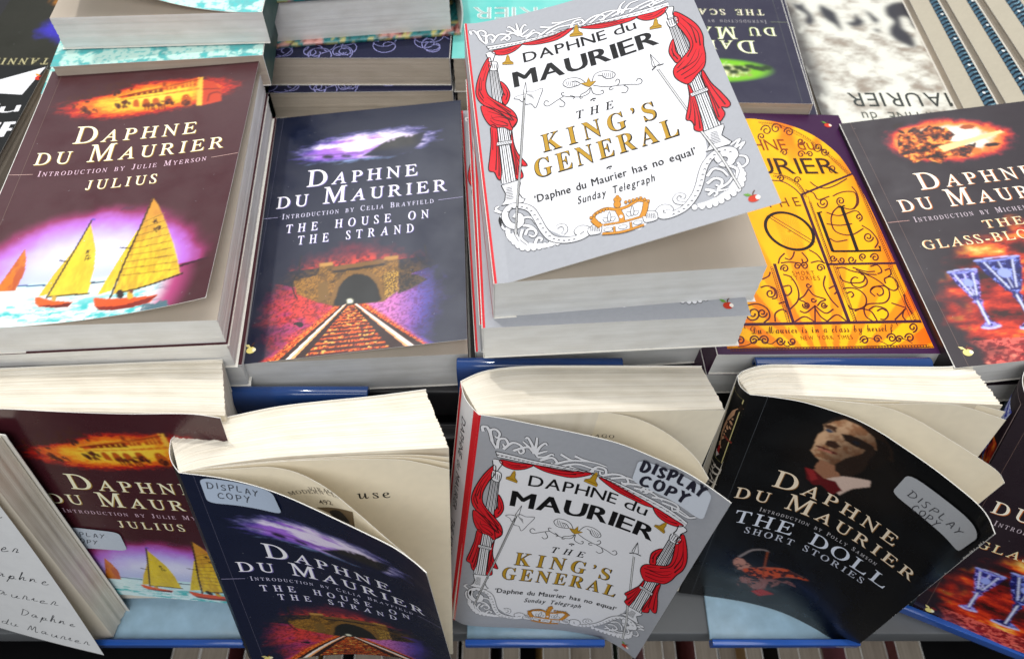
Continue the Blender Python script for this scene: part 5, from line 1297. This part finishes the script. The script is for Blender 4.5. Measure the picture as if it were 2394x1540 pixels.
def olive_art():
    def base(U, V):
        C = cloth(U, V, c(40, 40, 32))
        d = ellip(U, V, 50, 52, 46, 24, 0) + (fbm(U * .1, V * .1, 3) - .5) * .5
        C = mix(C, c(58, 50, 178), sstep(1.0, .5, d))
        d2 = ellip(U, V, 54, 14, 40, 26, 0) + (fbm(U * .1 + 4, V * .1, 3) - .5) * .6
        return mix(C, mix(A([c(236, 150, 30)]), c(250, 214, 110), sstep(.5, .1, d2)), sstep(1.0, .6, d2))
    a = Art(base, 1.0)
    series_titles(a, 'Introduction by Ella Westland', [('RULE BRITANNIA', 14, 112, 90, 7, .3)], c(196, 190, 140), c(100, 96, 60), c(190, 182, 140), c(130, 128, 110))
    return a
flat_book('paperback', ((-264, 396 + H, -361), (180, 0, 0)), 18, olive_art(), 'dark olive paperback turned upside down, blue and orange picture at the far corner', 'book', 'olive paperbacks', spine_col=c(36, 36, 28), page=PAGE_TAN)
P_ROAD = ((-438, 266, -338), (0, 0, 0))
def road_art():
    a = Art(lambda U, V: cloth(U, V, c(22, 24, 24), .2), 2.0)
    a.xf = plane_xf(P_ROAD)
    wh = c(228, 228, 232)
    a.poly([(-60, 202), (0, 188), (108, 158), (52, 223), (0, 220), (-60, 224)], wh, 2)
    a.poly([(49, 344), (0, 369), (-200, 470), (-200, 800), (30, 480), (60, 380)], wh, 2)
    a.text('du', (-62, 272), (44, 262), 9.5, 'sans', wh, 4, raw=False, slant=.1, gap=.15); a.text('MAURIER', (-470, 350), (61, 318), 14, 'boldsans', wh, 4, raw=False, slant=.12, gap=.12)
    a.stroke([(20, 372), (4, 372), (-8, 384), (0, 400), (20, 396), (22, 412), (0, 436)], 3.2, c(226, 110, 40), 4); a.stroke([(-10, 432), (20, 436)], 2.6, c(226, 110, 40), 4)
    p = a.px([(92, 184)])[0]
    publisher_fruit(a, p[0], p[1], 1.1, c(236, 150, 40), c(206, 50, 30), c(250, 190, 120))
    return a
rb = flat_book('paperback', P_ROAD, 25, road_art(), 'black paperback with white wedges and orange lettering at the far left', 'book', 'black paperbacks at the far left', spine_col=c(20, 20, 20), page=PAGE_TAN)
under(rb, 1, 25.3, 'black paperbacks at the far left', ['black paperback underneath the one with white wedges'], [(-2, 1, 0)])

# ------------------------------------------------------------------ display copies standing in the lower tier
def zf(x0, y0, s): return lambda P: (np.atleast_2d(A(P)) * s + A([x0, y0])) / 1.711
Z3, Z4, Z5, Z6 = zf(0, 1350, 1000 / 1198), zf(650, 1450, 1250 / 1624), zf(1750, 1400, 1200 / 1496), zf(2700, 1400, 1396 / 1741)
def ruled(T, B):
    T, B = resample(A(T), 60), resample(A(B), 60)
    g = np.linspace(0, W, 60)
    def S(U, V):
        t = (V / H)[..., None]
        a = np.stack([np.interp(U, g, T[:, k]) for k in range(3)], -1); b = np.stack([np.interp(U, g, B[:, k]) for k in range(3)], -1)
        # straight continuation past the edges so normals stay sound there
        dT, dB = T[1] - T[0], B[1] - B[0]; eT, eB = T[-1] - T[-2], B[-1] - B[-2]; st = g[1]
        lo = np.minimum(U, 0)[..., None] / st; hi = np.maximum(U - W, 0)[..., None] / st
        a = a + dT * lo + eT * hi; b = b + dB * lo + eB * hi
        return b * (1 - t) + a * t
    return S
def make_inv(S, Z):
    U, V = np.meshgrid(np.arange(0, W + .1, 1.0), np.arange(0, H + .1, 1.0), indexing='ij')
    U, V = U.ravel(), V.ravel()
    D = wproj(S(U, V))
    def f(P):
        Q = Z(P); out = []
        for q in Q:
            k = ((D - q) ** 2).sum(1).argmin(); x = A([U[k], V[k]])
            for _ in range(3):
                p = wproj(S(A([x[0], x[0] + .5, x[0]]), A([x[1], x[1], x[1] + .5])))
                J = np.stack([(p[1] - p[0]) / .5, (p[2] - p[0]) / .5], 1)
                x = x + np.clip(np.linalg.solve(J, q - p[0]), -6, 6)
            out.append(x)
        return A(out)
    return f
def unproj(P, Z, P0, n): return A([on_plane(p[0], p[1], P0, n) for p in Z(P)])
def decal(name, S, items, mat, parent, lift=.5):
    VS, CS, FT, off = [], [], [], 0
    for (co, tr, col, layer, fine) in items:
        co, tr = split_tris(co, tr, 2.0)
        q = co[tr]; ar = (q[:, 1, 0] - q[:, 0, 0]) * (q[:, 2, 1] - q[:, 0, 1]) - (q[:, 1, 1] - q[:, 0, 1]) * (q[:, 2, 0] - q[:, 0, 0])
        tr = np.where((ar < 0)[:, None], tr[:, ::-1], tr)
        U, V = co[:, 0], co[:, 1]; e = .4; P = S(U, V)
        n = np.cross(S(U + e, V) - S(U - e, V), S(U, V + e) - S(U, V - e)); n /= np.linalg.norm(n, axis=1)[:, None]
        VS.append(P + n * (lift + .04 * layer)); CS.append(np.tile(A(col), (len(co), 1))); FT.append(tr + off); off += len(co)
    return mesh(name, np.concatenate(VS), [np.concatenate(FT)], mat, parent, colors=np.concatenate(CS), smooth=True)
def rounded(P, r=.18):
    P = A(P); out = []
    for i in range(len(P)):
        a, b, d = P[i - 1], P[i], P[(i + 1) % len(P)]
        p, q = b + (a - b) * r, b + (d - b) * r
        for t in np.linspace(0, 1, 5): out.append((1 - t) ** 2 * p + 2 * t * (1 - t) * b + t * t * q)
    return A(out)
LEAF = Art(lambda U, V: cloth(U, V, c(232, 222, 200), .05, .3), 2.5)
def leaf_art(): return Art(lambda U, V: cloth(U, V, c(232, 222, 200), .05, .3), 2.5)
MAT_PAPER = cover_material('paper_leaf', .8, .03)
SILVER = c(206, 212, 222)

class Standing:
    def __init__(self, label, T, B, ev, base, group):
        self.T, self.B, self.ev = A(T), A(B), A(ev)
        self.S = ruled(T, B)
        self.root = thing('display_copy', base, label, 'book', group)
    def plane(self, P, Z, v=H): return unproj(P, Z, self.T[0] + self.ev * (v - H), self.ev)
    def block(self, front, back, Z, mat, **kw):
        F, Bk = self.plane(front, Z, H - 1), self.plane(back, Z, H - 1)
        d = F[-1] - F[0]; ex = d - self.ev * (d @ self.ev); ex /= np.linalg.norm(ex)
        R = np.stack([ex, self.ev, np.cross(ex, self.ev)], 1); t0 = self.T[0] - self.ev * H
        lf, lb = (F - t0) @ R, (Bk - t0) @ R
        page_block('page_block', lf[:, [0, 2]], lb[:, [0, 2]], (R, t0), mat, self.root, .8, H - 1, **kw)
        self.back_top = Bk[0]; self.fr = (R, t0)
        return R, t0
    def spine(self, art_fn, width, col):
        F, Bk = self.T[0], self.back_top + self.ev * 1
        L = np.linalg.norm(F - Bk); sa = Art(lambda U, V: np.tile(A(col), (len(U), 1)), 2.0, L, H)
        if art_fn: art_fn(sa, L)
        bot = self.B[0]
        out = np.cross(F - Bk, self.ev); out /= np.linalg.norm(out)
        def S(U, V):
            k = (U / L)[..., None]; t = (V / H)[..., None]
            top = Bk + (F - Bk) * k + out * (2.2 * np.sin(np.clip(k, 0, 1) * math.pi)) ; bo = bot - (F - Bk) * (1 - k) + out * 2.2 * np.sin(np.clip(k, 0, 1) * math.pi)
            return bo * (1 - t) + top * t
        printed_sheet('spine', S, sa, MAT_PRINT, self.root, .3)
    def back_cover(self, R, t0, pts, Z, col):
        B2 = (self.plane(pts, Z, H - .5) - t0) @ R
        g = resample(B2[:, [0, 2]], 30); s = np.linspace(0, W, 30)
        a = Art(lambda U, V: np.tile(A(col), (len(U), 1)), 6.0)
        S = lambda U, V: np.stack([np.interp(W - U, s, g[:, 0]), V, np.interp(W - U, s, g[:, 1]) - .6], -1) @ R.T + t0
        printed_sheet('back_cover', S, a, MAT_PRINT, self.root, .3)
    def leaf(self, pts, Z, art=None, bot=1.0, name='loose_leaf'):
        R, t0 = self.fr
        Q = (self.plane(pts, Z, H - 1.2) - t0) @ R
        Bc = (resample(self.B, 40) - t0) @ R; Tc = (resample(self.T, 40) - t0) @ R
        ot, ob = np.argsort(Tc[:, 0]), np.argsort(Bc[:, 0])
        ct = np.interp(Q[:, 0], Tc[ot, 0], Tc[ot, 2]); cb = np.interp(Q[:, 0], Bc[ob, 0], Bc[ob, 2])
        w = np.minimum(np.minimum(Q[:, 2], cb * .45), cb - 1.8) * np.clip((Q[:, 0]) / 30, .15, 1)
        Bq = np.stack([Q[:, 0], np.full(len(Q), 1.0), w], 1)
        Q[:, 2] = np.minimum(Q[:, 2], np.where(Q[:, 0] < Tc[:, 0].max() - 3, ct - 1.3, 1e3))
        T, B = Q @ R.T + t0, Bq @ R.T + t0
        S = ruled(T, B)
        a = art(S) if art else LEAF
        printed_sheet(name, S, a, MAT_PAPER, self.root, .1, inner=c(232, 222, 200))
        return S
DG = 'display copies standing along the front'
# -- grey curtain-cover display copy
TK = [[-15.8, 193.9, -335.6], [-2.1, 192.1, -336.8], [12.2, 189.4, -337.9], [31.1, 185.9, -339.4], [49.8, 181.3, -340.5], [66.1, 174.1, -341.0], [80.1, 166.5, -341.0], [90.3, 158.3, -340.5], [98.1, 151.0, -339.9]]
BK = [[-37.3, 155.4, -528.6], [-28.3, 151.9, -528.9], [-9.2, 151.3, -531.0], [16.5, 151.1, -533.9], [35.9, 150.2, -536.0], [55.1, 146.9, -537.5], [67.6, 141.4, -537.8], [77.7, 133.6, -537.4]]
s = Standing('grey red-curtain display copy with its cover swung open and a black marker sticker', TK, BK, (.112, .199, .974), (10, 180, -535), DG)
kb_f = [(205, 322), (260, 322), (500, 318), (800, 308), (1100, 298), (1433, 290)]; kb_b = [(115, 162), (200, 122), (300, 98), (450, 86), (700, 84), (1000, 84), (1318, 85)]
R, t0 = s.block(kb_f, kb_b, Z5, PAGE_CREAM)
s.back_cover(R, t0, kb_b, Z5, c(150, 152, 158))
def king_spine(a, L):
    a.poly([(0, 0), (L * .24, 0), (L * .24, H), (0, H)], c(206, 20, 32), 1, raw=True); a.poly([(L * .84, 0), (L, 0), (L, H), (L * .84, H)], c(206, 20, 32), 1, raw=True)
    a.text("DAPHNE du MAURIER   THE KING\u2019S GENERAL", (L * .42, 184), (L * .42, 20), 4.6, 'sans', c(30, 30, 34), 3)
s.spine(king_spine, 27, c(214, 214, 216))
def lf(S):
    a = leaf_art(); a.xf = make_inv(S, Z5); a.text('VIRAGO', (690, 440), (880, 438), 2.4, 'serif', c(90, 84, 76), 3, raw=False, gap=.35); return a
s.leaf([(215, 322), (500, 317), (700, 309), (830, 311), (1000, 345), (1150, 420), (1280, 530), (1352, 640)], Z5, lf)
s.leaf([(215, 322), (500, 318), (800, 309), (1100, 303), (1300, 300), (1436, 300)], Z5)
printed_sheet('front_cover', s.S, A_FRAME, MAT_PRINT, s.root)
def sticker(s, Z, quad, words, w, col, cap, ink=SILVER, art=None):
    a = Art(None); a.xf = make_inv(s.S, Z)
    q = rounded(a.px(quad))
    a.poly(q, ink, 0, raw=True)
    for t, p0, p1 in words: handwrite(a, t, p0, p1, cap, w, col, 2)
    decal('display_sticker', s.S, a.items, MAT_GLOSS, s.root, .75)
sticker(s, Z5, [(1008, 536), (1378, 708), (1325, 852), (968, 648)], [('DISPLAY', (1015, 594), (1345, 738)), ('COPY', (1010, 664), (1262, 772))], 1.8, c(34, 34, 48), 8.0)

# -- navy tunnel-cover display copy
TS = A([[-152.1, 165.2, -338.6], [-132.8, 162.7, -338.9], [-116.3, 158.8, -338.9], [-100.4, 153.0, -338.4], [-81.9, 144.4, -337.5], [-63.9, 135.6, -336.5], [-50.7, 128.8, -335.7], [-41.9, 122.6, -334.9], [-35.9, 117.4, -334.2]])
eu, ev, ew = A([.969, .231, -.084]), A([.04, .189, .981]), A([.242, -.955, .174])
pf = bent(-2.0, .0049, -2.0, .0049)(np.linspace(0, W, 12), np.zeros(12))
BS = [TS[0] - ev * H + eu * p[0] + ew * p[2] for p in pf]
s = Standing('navy tunnel display copy with pages fanning open and a white label at its top corner', TS, BS, ev, (-95, 170, -535), DG)
sf = [(85, 572), (250, 535), (600, 490), (1000, 465), (1490, 440)]; sbk = [(45, 405), (100, 355), (200, 320), (380, 280), (600, 235), (850, 205), (1100, 180), (1370, 145)]
R, t0 = s.block(sf, sbk, Z4, PAGE_CREAM, rows=60, rough=.34, fan=.4)
s.back_cover(R, t0, sbk, Z4, NAVY); s.spine(None, 27, c(16, 18, 26))
def lf(S):
    a = leaf_art(); a.xf = make_inv(S, Z4); k = c(70, 62, 52)
    a.text('use', (1015, 706), (1186, 700), 6.6, 'serif', c(30, 28, 26), 3, raw=False, gap=.3); return a
s.leaf([(95, 560), (400, 525), (700, 500), (1000, 484), (1300, 478), (1489, 490)], Z4)
s.leaf([(96, 562), (400, 532), (700, 506), (1000, 492), (1300, 492), (1490, 520)], Z4)
s.leaf([(98, 565), (350, 535), (600, 512), (900, 502), (1200, 502), (1330, 518), (1490, 556)], Z4, lf)
def lf(S):
    a = leaf_art(); a.xf = make_inv(S, Z4); k = c(84, 72, 58)
    a.text('VIRAGO', (768, 664), (912, 690), 2.6, 'serif', k, 3, raw=False, gap=.3); a.text('MODERN CLASSICS', (664, 688), (1026, 748), 2.6, 'serif', k, 3, raw=False, gap=.3); a.text('492', (822, 734), (888, 738), 3.0, 'serif', k, 3, raw=False)
    a.poly([(800, 752), (990, 775), (1000, 855), (900, 800)], c(110, 92, 66), 2); a.poly([(870, 770), (920, 768), (965, 815), (968, 836), (890, 800)], c(24, 20, 18), 3, 3)
    return a
s.leaf([(92, 570), (400, 549), (560, 543), (700, 572), (850, 650), (1000, 770), (1150, 900), (1272, 1012)], Z4, lf)
printed_sheet('front_cover', s.S, A_TUNNEL, MAT_GLOSS, s.root)
sticker(s, Z4, [(190, 590), (572, 662), (628, 784), (238, 722)], [('DISPLAY', (240, 645), (520, 690)), ('COPY', (295, 698), (480, 722))], .55, c(56, 58, 66), 5.0, c(190, 204, 224))

# -- maroon boats display copy, partly hidden
evj = A([-.02, .139, .99]); evj /= np.linalg.norm(evj)
def jl(P, y0=163.0, z0=-536.0):
    a_, b_ = math.radians(8), math.radians(-4)
    n = A([math.sin(b_) * math.cos(a_), -math.cos(b_) * math.cos(a_), math.sin(a_)])
    return A([on_plane(p[0], p[1], A([-220, y0, z0]), n) for p in Z3(P)])
q = jl([(-122, 385), (1052, 382), (427, 1216), (1366, 1295)])
TJ = jl([(-122, 352), (0, 342), (300, 356), (600, 366), (900, 366), (1055, 385)])
BJ = [q[2] + (q[3] - q[2]) * t for t in np.linspace(0, 1, 6)]
evj = ((q[0] - q[2]) + (q[1] - q[3])) / 2; evj /= np.linalg.norm(evj)
s = Standing('dark maroon boats display copy leaning behind the navy tunnel one', TJ, BJ, evj, (-225, 185, -535), DG)
R, t0 = s.block([(-122, 350), (300, 352), (700, 360), (1082, 372)], [(-122, 160), (300, 138), (700, 118), (1066, 110)], Z3, PAGE_CREAM, rows=56, rough=.34, fan=.3)
s.back_cover(R, t0, [(-122, 158), (1066, 108)], Z3, MAROON); s.spine(None, 27, c(30, 18, 20))
printed_sheet('front_cover', s.S, A_BOATS, MAT_GLOSS, s.root)
sticker(s, Z3, [(320, 900), (572, 928), (615, 1016), (380, 1000)], [('DISPLAY', (305, 938), (518, 956)), ('COPY', (360, 972), (482, 984))], .5, c(70, 74, 84), 4.5, c(196, 206, 218))

# -- black bow-tie display copy
TD = [[117.0, 208.7, -341.7], [129.2, 207.4, -342.2], [142.5, 204.9, -342.6], [155.1, 200.1, -342.5], [165.5, 195.2, -342.3], [174.9, 188.0, -341.7], [182.8, 179.8, -340.8], [191.6, 169.9, -339.6], [199.1, 160.3, -338.5], [205.9, 150.0, -337.1], [208.3, 142.9, -336.1], [207.8, 134.6, -334.6]]
BD = [[110.7, 175.1, -536.8], [127.5, 173.2, -537.5], [147.0, 170.2, -538.1], [159.8, 167.4, -538.4], [172.3, 163.8, -538.6], [184.3, 158.6, -538.4], [195.8, 152.1, -538.0], [204.7, 146.3, -537.6], [219.4, 141.0, -537.6]]
s = Standing('black display copy showing a man in a red bow tie, cover curling open', TD, BD, (.059, .166, .984), (160, 200, -535), DG)
df = [(375, 222), (450, 222), (800, 235), (1200, 255), (1636, 276)]; dbk = [(310, 135), (330, 115), (380, 95), (450, 80), (560, 78), (900, 85), (1300, 90), (1400, 85), (1475, 72)]
R, t0 = s.block(df, dbk, Z6, PAGE_CREAM, rows=50, rough=.34, fan=.4)
s.back_cover(R, t0, dbk, Z6, c(12, 12, 14))
def doll_spine(a, L):
    a.stroke([(1.5, 140), (1.5, 192), (L - 2, 192), (L - 2, 140), (1.5, 140)], .5, c(196, 186, 130), 2, 0, raw=True)
    a.poly([(4, 160), (7, 180), (13, 187), (L - 4, 182), (L - 3, 164), (L - 8, 152), (8, 150)], c(190, 146, 112), 2, 3, raw=True)
    a.poly([(12, 186), (L - 3, 186), (L - 2.5, 150), (L - 7, 156), (L - 6, 172)], c(30, 22, 18), 3, 3, raw=True)
    a.stroke([(6, 171), (10, 170)], 1.6, c(60, 40, 30), 4, 0, raw=True); a.stroke([(7, 160), (13, 159)], 1.4, c(120, 50, 40), 4, 0, raw=True)
    a.poly([(6, 150), (L - 6, 152), (L - 5, 144), (5, 143)], c(160, 24, 26), 4, raw=True); a.poly([(8, 145), (L - 8, 146), (L / 2, 141)], c(210, 200, 196), 5, raw=True)
    a.text('DAPHNE', (L * .5, 136), (L * .5, 84), 5.5, 'serif', c(214, 206, 196), 3); a.text('DU MAURIER', (L * .24, 136), (L * .24, 74), 5.0, 'serif', c(214, 206, 196), 3)
s.spine(doll_spine, 20, c(11, 12, 14))
s.leaf([(395, 222), (700, 234), (1000, 252), (1300, 252), (1480, 266), (1648, 306)], Z6)
s.leaf([(395, 224), (700, 240), (1000, 267), (1300, 266), (1450, 283), (1652, 347)], Z6)
s.leaf([(385, 226), (700, 243), (1000, 274), (1170, 329), (1350, 432), (1520, 540), (1612, 605), (1645, 660)], Z6)
printed_sheet('front_cover', s.S, art_violin(make_inv(s.S, Z6)), MAT_GLOSS, s.root)
sticker(s, Z6, [(1170, 610), (1528, 930), (1412, 1010), (1082, 706)], [('DISPLAY', (1165, 720), (1432, 935)), ('COPY', (1180, 790), (1322, 888))], .5, c(70, 70, 74), 5.0, c(176, 178, 182))

# -- plum goblets display copy at the right edge
Rg = eul(-27, 79, 0) @ A([[math.cos(.13), -math.sin(.13), 0], [math.sin(.13), math.cos(.13), 0], [0, 0, 1]])
tg = on_z(*Z6([(1172, 1300)])[0], -537.0)
TG = [tg + Rg @ A([u, H, 0]) for u in np.linspace(0, W, 6)]; BG = [tg + Rg @ A([u, 0, 0]) for u in np.linspace(0, W, 6)]
s = Standing('plum goblets display copy leaning at the right edge of the table', TG, BG, Rg[:, 1], tuple(tg + Rg @ A([63, 0, -12])), DG)
page_block('page_block', [(0, -.2), (60, -.2), (125, -.2)], [(0, -26), (60, -26), (125, -26)], (Rg, tg), PAGE_CREAM, s.root)
s.back_top = tg + Rg @ A([0, H - 1, -26.5])
def glass_spine(a, L):
    a.stroke([(1.5, 132), (1.5, 192), (L - 1.5, 192), (L - 1.5, 132), (1.5, 132)], .5, c(190, 170, 170), 2, 0, raw=True)
    fr = lambda U, V: ramp(fbm(U * .2, V * .15, 4), [(.3, c(60, 16, 16)), (.5, c(200, 50, 24)), (.7, c(250, 150, 50))])
    a.poly([(2, 133), (L - 2, 133), (L - 2, 160), (2, 156)], fr, 1, raw=True, fine=1.0)
    gl = lambda U, V: mix(A([c(60, 70, 190)]), c(214, 224, 255), sstep(.42, .6, fbm(U * .6, V * .5, 4)))
    m = L / 2
    a.poly([(m - 8, 182), (m + 8, 182), (m + 2, 160), (m + 1, 144), (m + 6, 140), (m - 6, 140), (m - 1, 144), (m - 2, 160)], gl, 3, raw=True, fine=.8)
s.spine(glass_spine, 26, PLUM)
printed_sheet('front_cover', s.S, A_GOBLETS, MAT_GLOSS, s.root)
ba = Art(lambda U, V: np.tile(PLUM, (len(U), 1)), 8.0)
printed_sheet('back_cover', lambda U, V: np.stack([W - U, V, 0 * U - 26.5], -1) @ Rg.T + tg, ba, MAT_PRINT, s.root, .3)

# -- opened book with signatures on its endpaper, far left
_q = math.radians(-1.6)
Rs = eul(-9, 83, 0) @ A([[math.cos(_q), -math.sin(_q), 0], [math.sin(_q), math.cos(_q), 0], [0, 0, 1]])
ts = A([-252, 163, -538.0]) - Rs @ A([126, 0, -17])
sg = thing('signed_book', tuple(ts + Rs @ A([60, 0, -13])), 'open book showing a white endpaper covered in handwritten signatures', 'book')
page_block('page_block', [(0, 0), (60, 3), (110, 4), (126, 0)], [(0, -17), (60, -16), (126, -17)], (Rs, ts), PAGE_CREAM, sg, .8, H - .8, rows=16, fan=.4)
def signed_art():
    a = Art(lambda U, V: cloth(U, V, c(226, 226, 226), .04, .2), 2.0)
    k = c(44, 46, 52)
    for i, (t, u0, u1, v, cp) in enumerate((('Daphne', 88, 124, 158, 7), ('du Maurier', 58, 118, 122, 8), ('Daphne', 84, 122, 88, 8), ('du Maurier', 50, 118, 62, 9), ('Daphne', 84, 120, 36, 8), ('du Maurier', 60, 121, 12, 8), ('Daphne', 20, 56, 18, 7), ('Daphne', 30, 70, 108, 7), ('du Maurier', 8, 48, 44, 7))):
        handwrite(a, t, (u0, v), (u1, v - 1.5), cp * 1.15, .45, k, 2, raw=True, slant=.5)
    return a
g0 = bent(0, .0022, 0, .0022)
printed_sheet('endpaper', lambda U, V: (np.stack([U * .995, V, 4.5 * np.sin(np.clip(U / 126, 0, 1) * 2.6) + 1.2 + 8 * np.clip(1 - V / H, 0, 1) ** 1.8 * np.clip(U / 126, 0, 1.1) ** 2], -1)) @ Rs.T + ts, signed_art(), MAT_PAPER, sg, .12)
sa = Art(lambda U, V: np.tile(c(40, 36, 34), (len(U), 1)), 8.0)
printed_sheet('back_cover', lambda U, V: np.stack([W + 2 - U * 1.02, V, 0 * U - 18], -1) @ Rs.T + ts, sa, MAT_PRINT, sg, .4)

# ------------------------------------------------------------------ acrylic stands
ACR = plain_material('pale_acrylic', (.46, .66, .80), .2, noise=.28, scale=110, trans=.35, ior=1.3)
ACE = plain_material('blue_acrylic_edge', (.020, .085, .36), .12, noise=.25, scale=30)
ACU = plain_material('blue_acrylic_hook', (.018, .050, .17), .10, noise=.25, scale=30)
def extrude_path(name, prof, x0, x1, thick, mat, parent, xf):
    """a bent strip of sheet: profile (y, z) swept along x"""
    P = spline(prof, 8)
    d = np.gradient(P, axis=0); d /= np.linalg.norm(d, axis=1)[:, None]
    nn = np.stack([-d[:, 1], d[:, 0]], 1)
    loop = np.concatenate([P + nn * thick / 2, (P - nn * thick / 2)[::-1]])
    m = len(loop)
    V = np.concatenate([np.c_[np.full(m, x0), loop], np.c_[np.full(m, x1), loop]])
    k = np.arange(m); k2 = (k + 1) % m
    Fs = [np.stack([k, k2, k2 + m, k + m], 1)]
    n = len(P); i = np.arange(n - 1)
    Fs.append(np.stack([i, m - 1 - i, m - 2 - i, i + 1], 1)); Fs.append(np.stack([i + 1, m - 2 - i, m - 1 - i, i], 1) + m)
    o = mesh(name, xf(V), [np.concatenate(Fs)], mat, parent)
    bv = o.modifiers.new('bevel', 'BEVEL'); bv.width = .0005; bv.segments = 2; bv.limit_method = 'ANGLE'
    return o
def stand(x0, x1, label, rot=0.0, hook=True, hy=0.0, lipy=143.0, ht=TOP_Z + 18):
    cx = (x0 + x1) / 2
    st = thing('acrylic_stand', (cx, 190, LEDGE_Z), label, 'book stand', 'acrylic stands')
    r = math.radians(rot)
    def xf(V):
        V = A(V).copy(); x, y = V[:, 0] - cx, V[:, 1] - 190
        V[:, 0], V[:, 1] = cx + x * math.cos(r) - y * math.sin(r), 190 + x * math.sin(r) + y * math.cos(r)
        return V
    extrude_path('plate', [(224, LEDGE_Z + 4), (190, LEDGE_Z + 3), (lipy + 3, LEDGE_Z + 2)], x0, x1, 2.4, ACR, st, xf)
    extrude_path('lip', [(lipy + 1.2, LEDGE_Z + .5), (lipy - .6, LEDGE_Z + 2.5), (lipy - 1.2, LEDGE_Z + 8), (lipy - 1.2, LEDGE_Z + 11)], x0 - .5, x1 + .5, 3.6, ACE, st, xf)
    if hook:
        extrude_path('back_panel', [(225 + hy, LEDGE_Z + 8), (225 + hy, -470), (225 + hy, ht - 12)], x0, x1, 2.4, ACR, st, xf)
        extrude_path('hook', [(225 + hy, ht - 30), (225 + hy, ht - 11), (225.2 + hy, ht - 5), (226.5 + hy, ht - 1.2), (229 + hy, ht), (231.5 + hy, ht - 1.6), (232.2 + hy, ht - 6)], x0, x1, 2.6, ACU, st, xf)
    return st
stand(-263, -170, 'clear blue-lipped stand under the dark maroon boats display copy', hook=False)
stand(-152, -77, 'blue acrylic stand hooked over the shelf below the flat navy tunnel book')
stand(-29, 58, 'blue acrylic stand holding the grey red-curtain display copy', hy=7, ht=-354)
stand(127, 219, 'pale blue acrylic stand holding the black bow-tie display copy', hy=6.5, ht=-353)
stand(262, 352, 'angled acrylic stand under the plum goblets display copy', rot=-24, lipy=146, ht=-352, hy=-4)

# ------------------------------------------------------------------ out-of-focus books on the shelf beneath
SP = 'books on the lowest shelf'
cols = [c(200, 190, 170), c(120, 60, 60), c(60, 66, 80), c(190, 150, 90), c(40, 40, 44), c(210, 206, 196), c(90, 110, 90), c(150, 90, 100)]
x = -330.0
k = 0
names = ['cream', 'dusty red', 'slate', 'ochre', 'black', 'white', 'sage', 'mauve']
cnt = {}
PAGE_SHADED = page_material('shaded_page_edges', (.20, .165, .13), (.34, .29, .235))  # shade of the lowest shelf put into a darker page colour
def small_book(x, T, col, label):
    hh = 60 + rng.random() * 70; yy = 236 + rng.random() * 26
    r_ = thing('paperback', (x, 170, -839), label, 'book', SP)
    lean = math.radians(rng.normal(0, 2.5))
    R_ = np.stack([A([0, -1, 0]), A([math.sin(lean), 0, math.cos(lean)]), A([-math.cos(lean), 0, math.sin(lean)])], 1); t_ = A([x + T / 2, yy, -839.5])
    page_block('page_block', [(1, -.4), (109, -.4)], [(1, -T + .4), (109, -T + .4)], (R_, t_), PAGE_SHADED, r_, .5, hh - 2, rows=16, n=6, rough=.3)
    for nm, f in (('front_cover', lambda U, V: np.stack([U, V, 0 * U + .3], -1)), ('back_cover', lambda U, V: np.stack([110.5 - U, V, 0 * U - T - .1], -1))):
        printed_sheet(nm, lambda U, V: f(U, V) @ R_.T + t_, Art(lambda U, V: cloth(U, V, col, .1), 8.0, 110.5, hh), MAT_PRINT, r_, .5, True)
    printed_sheet('spine', lambda U, V: np.stack([0 * U + 111, V, -U], -1) @ R_.T + t_, Art(lambda U, V: cloth(U, V, col, .1), 6.0, T, hh), MAT_PRINT, r_, .3, True)
while x < 335:
    T = 12 + rng.random() * 16
    i = k % 8
    cnt[i] = cnt.get(i, 0) + 1
    ord_ = ['first', 'second', 'third', 'fourth', 'fifth', 'sixth', 'seventh', 'eighth'][cnt[i] - 1]
    small_book(x + T / 2, T, cols[i], ord_ + ' ' + names[i] + ' spine from the left on the lowest shelf')
    x += T + 1.5 + (rng.random() < .25) * 14; k += 1
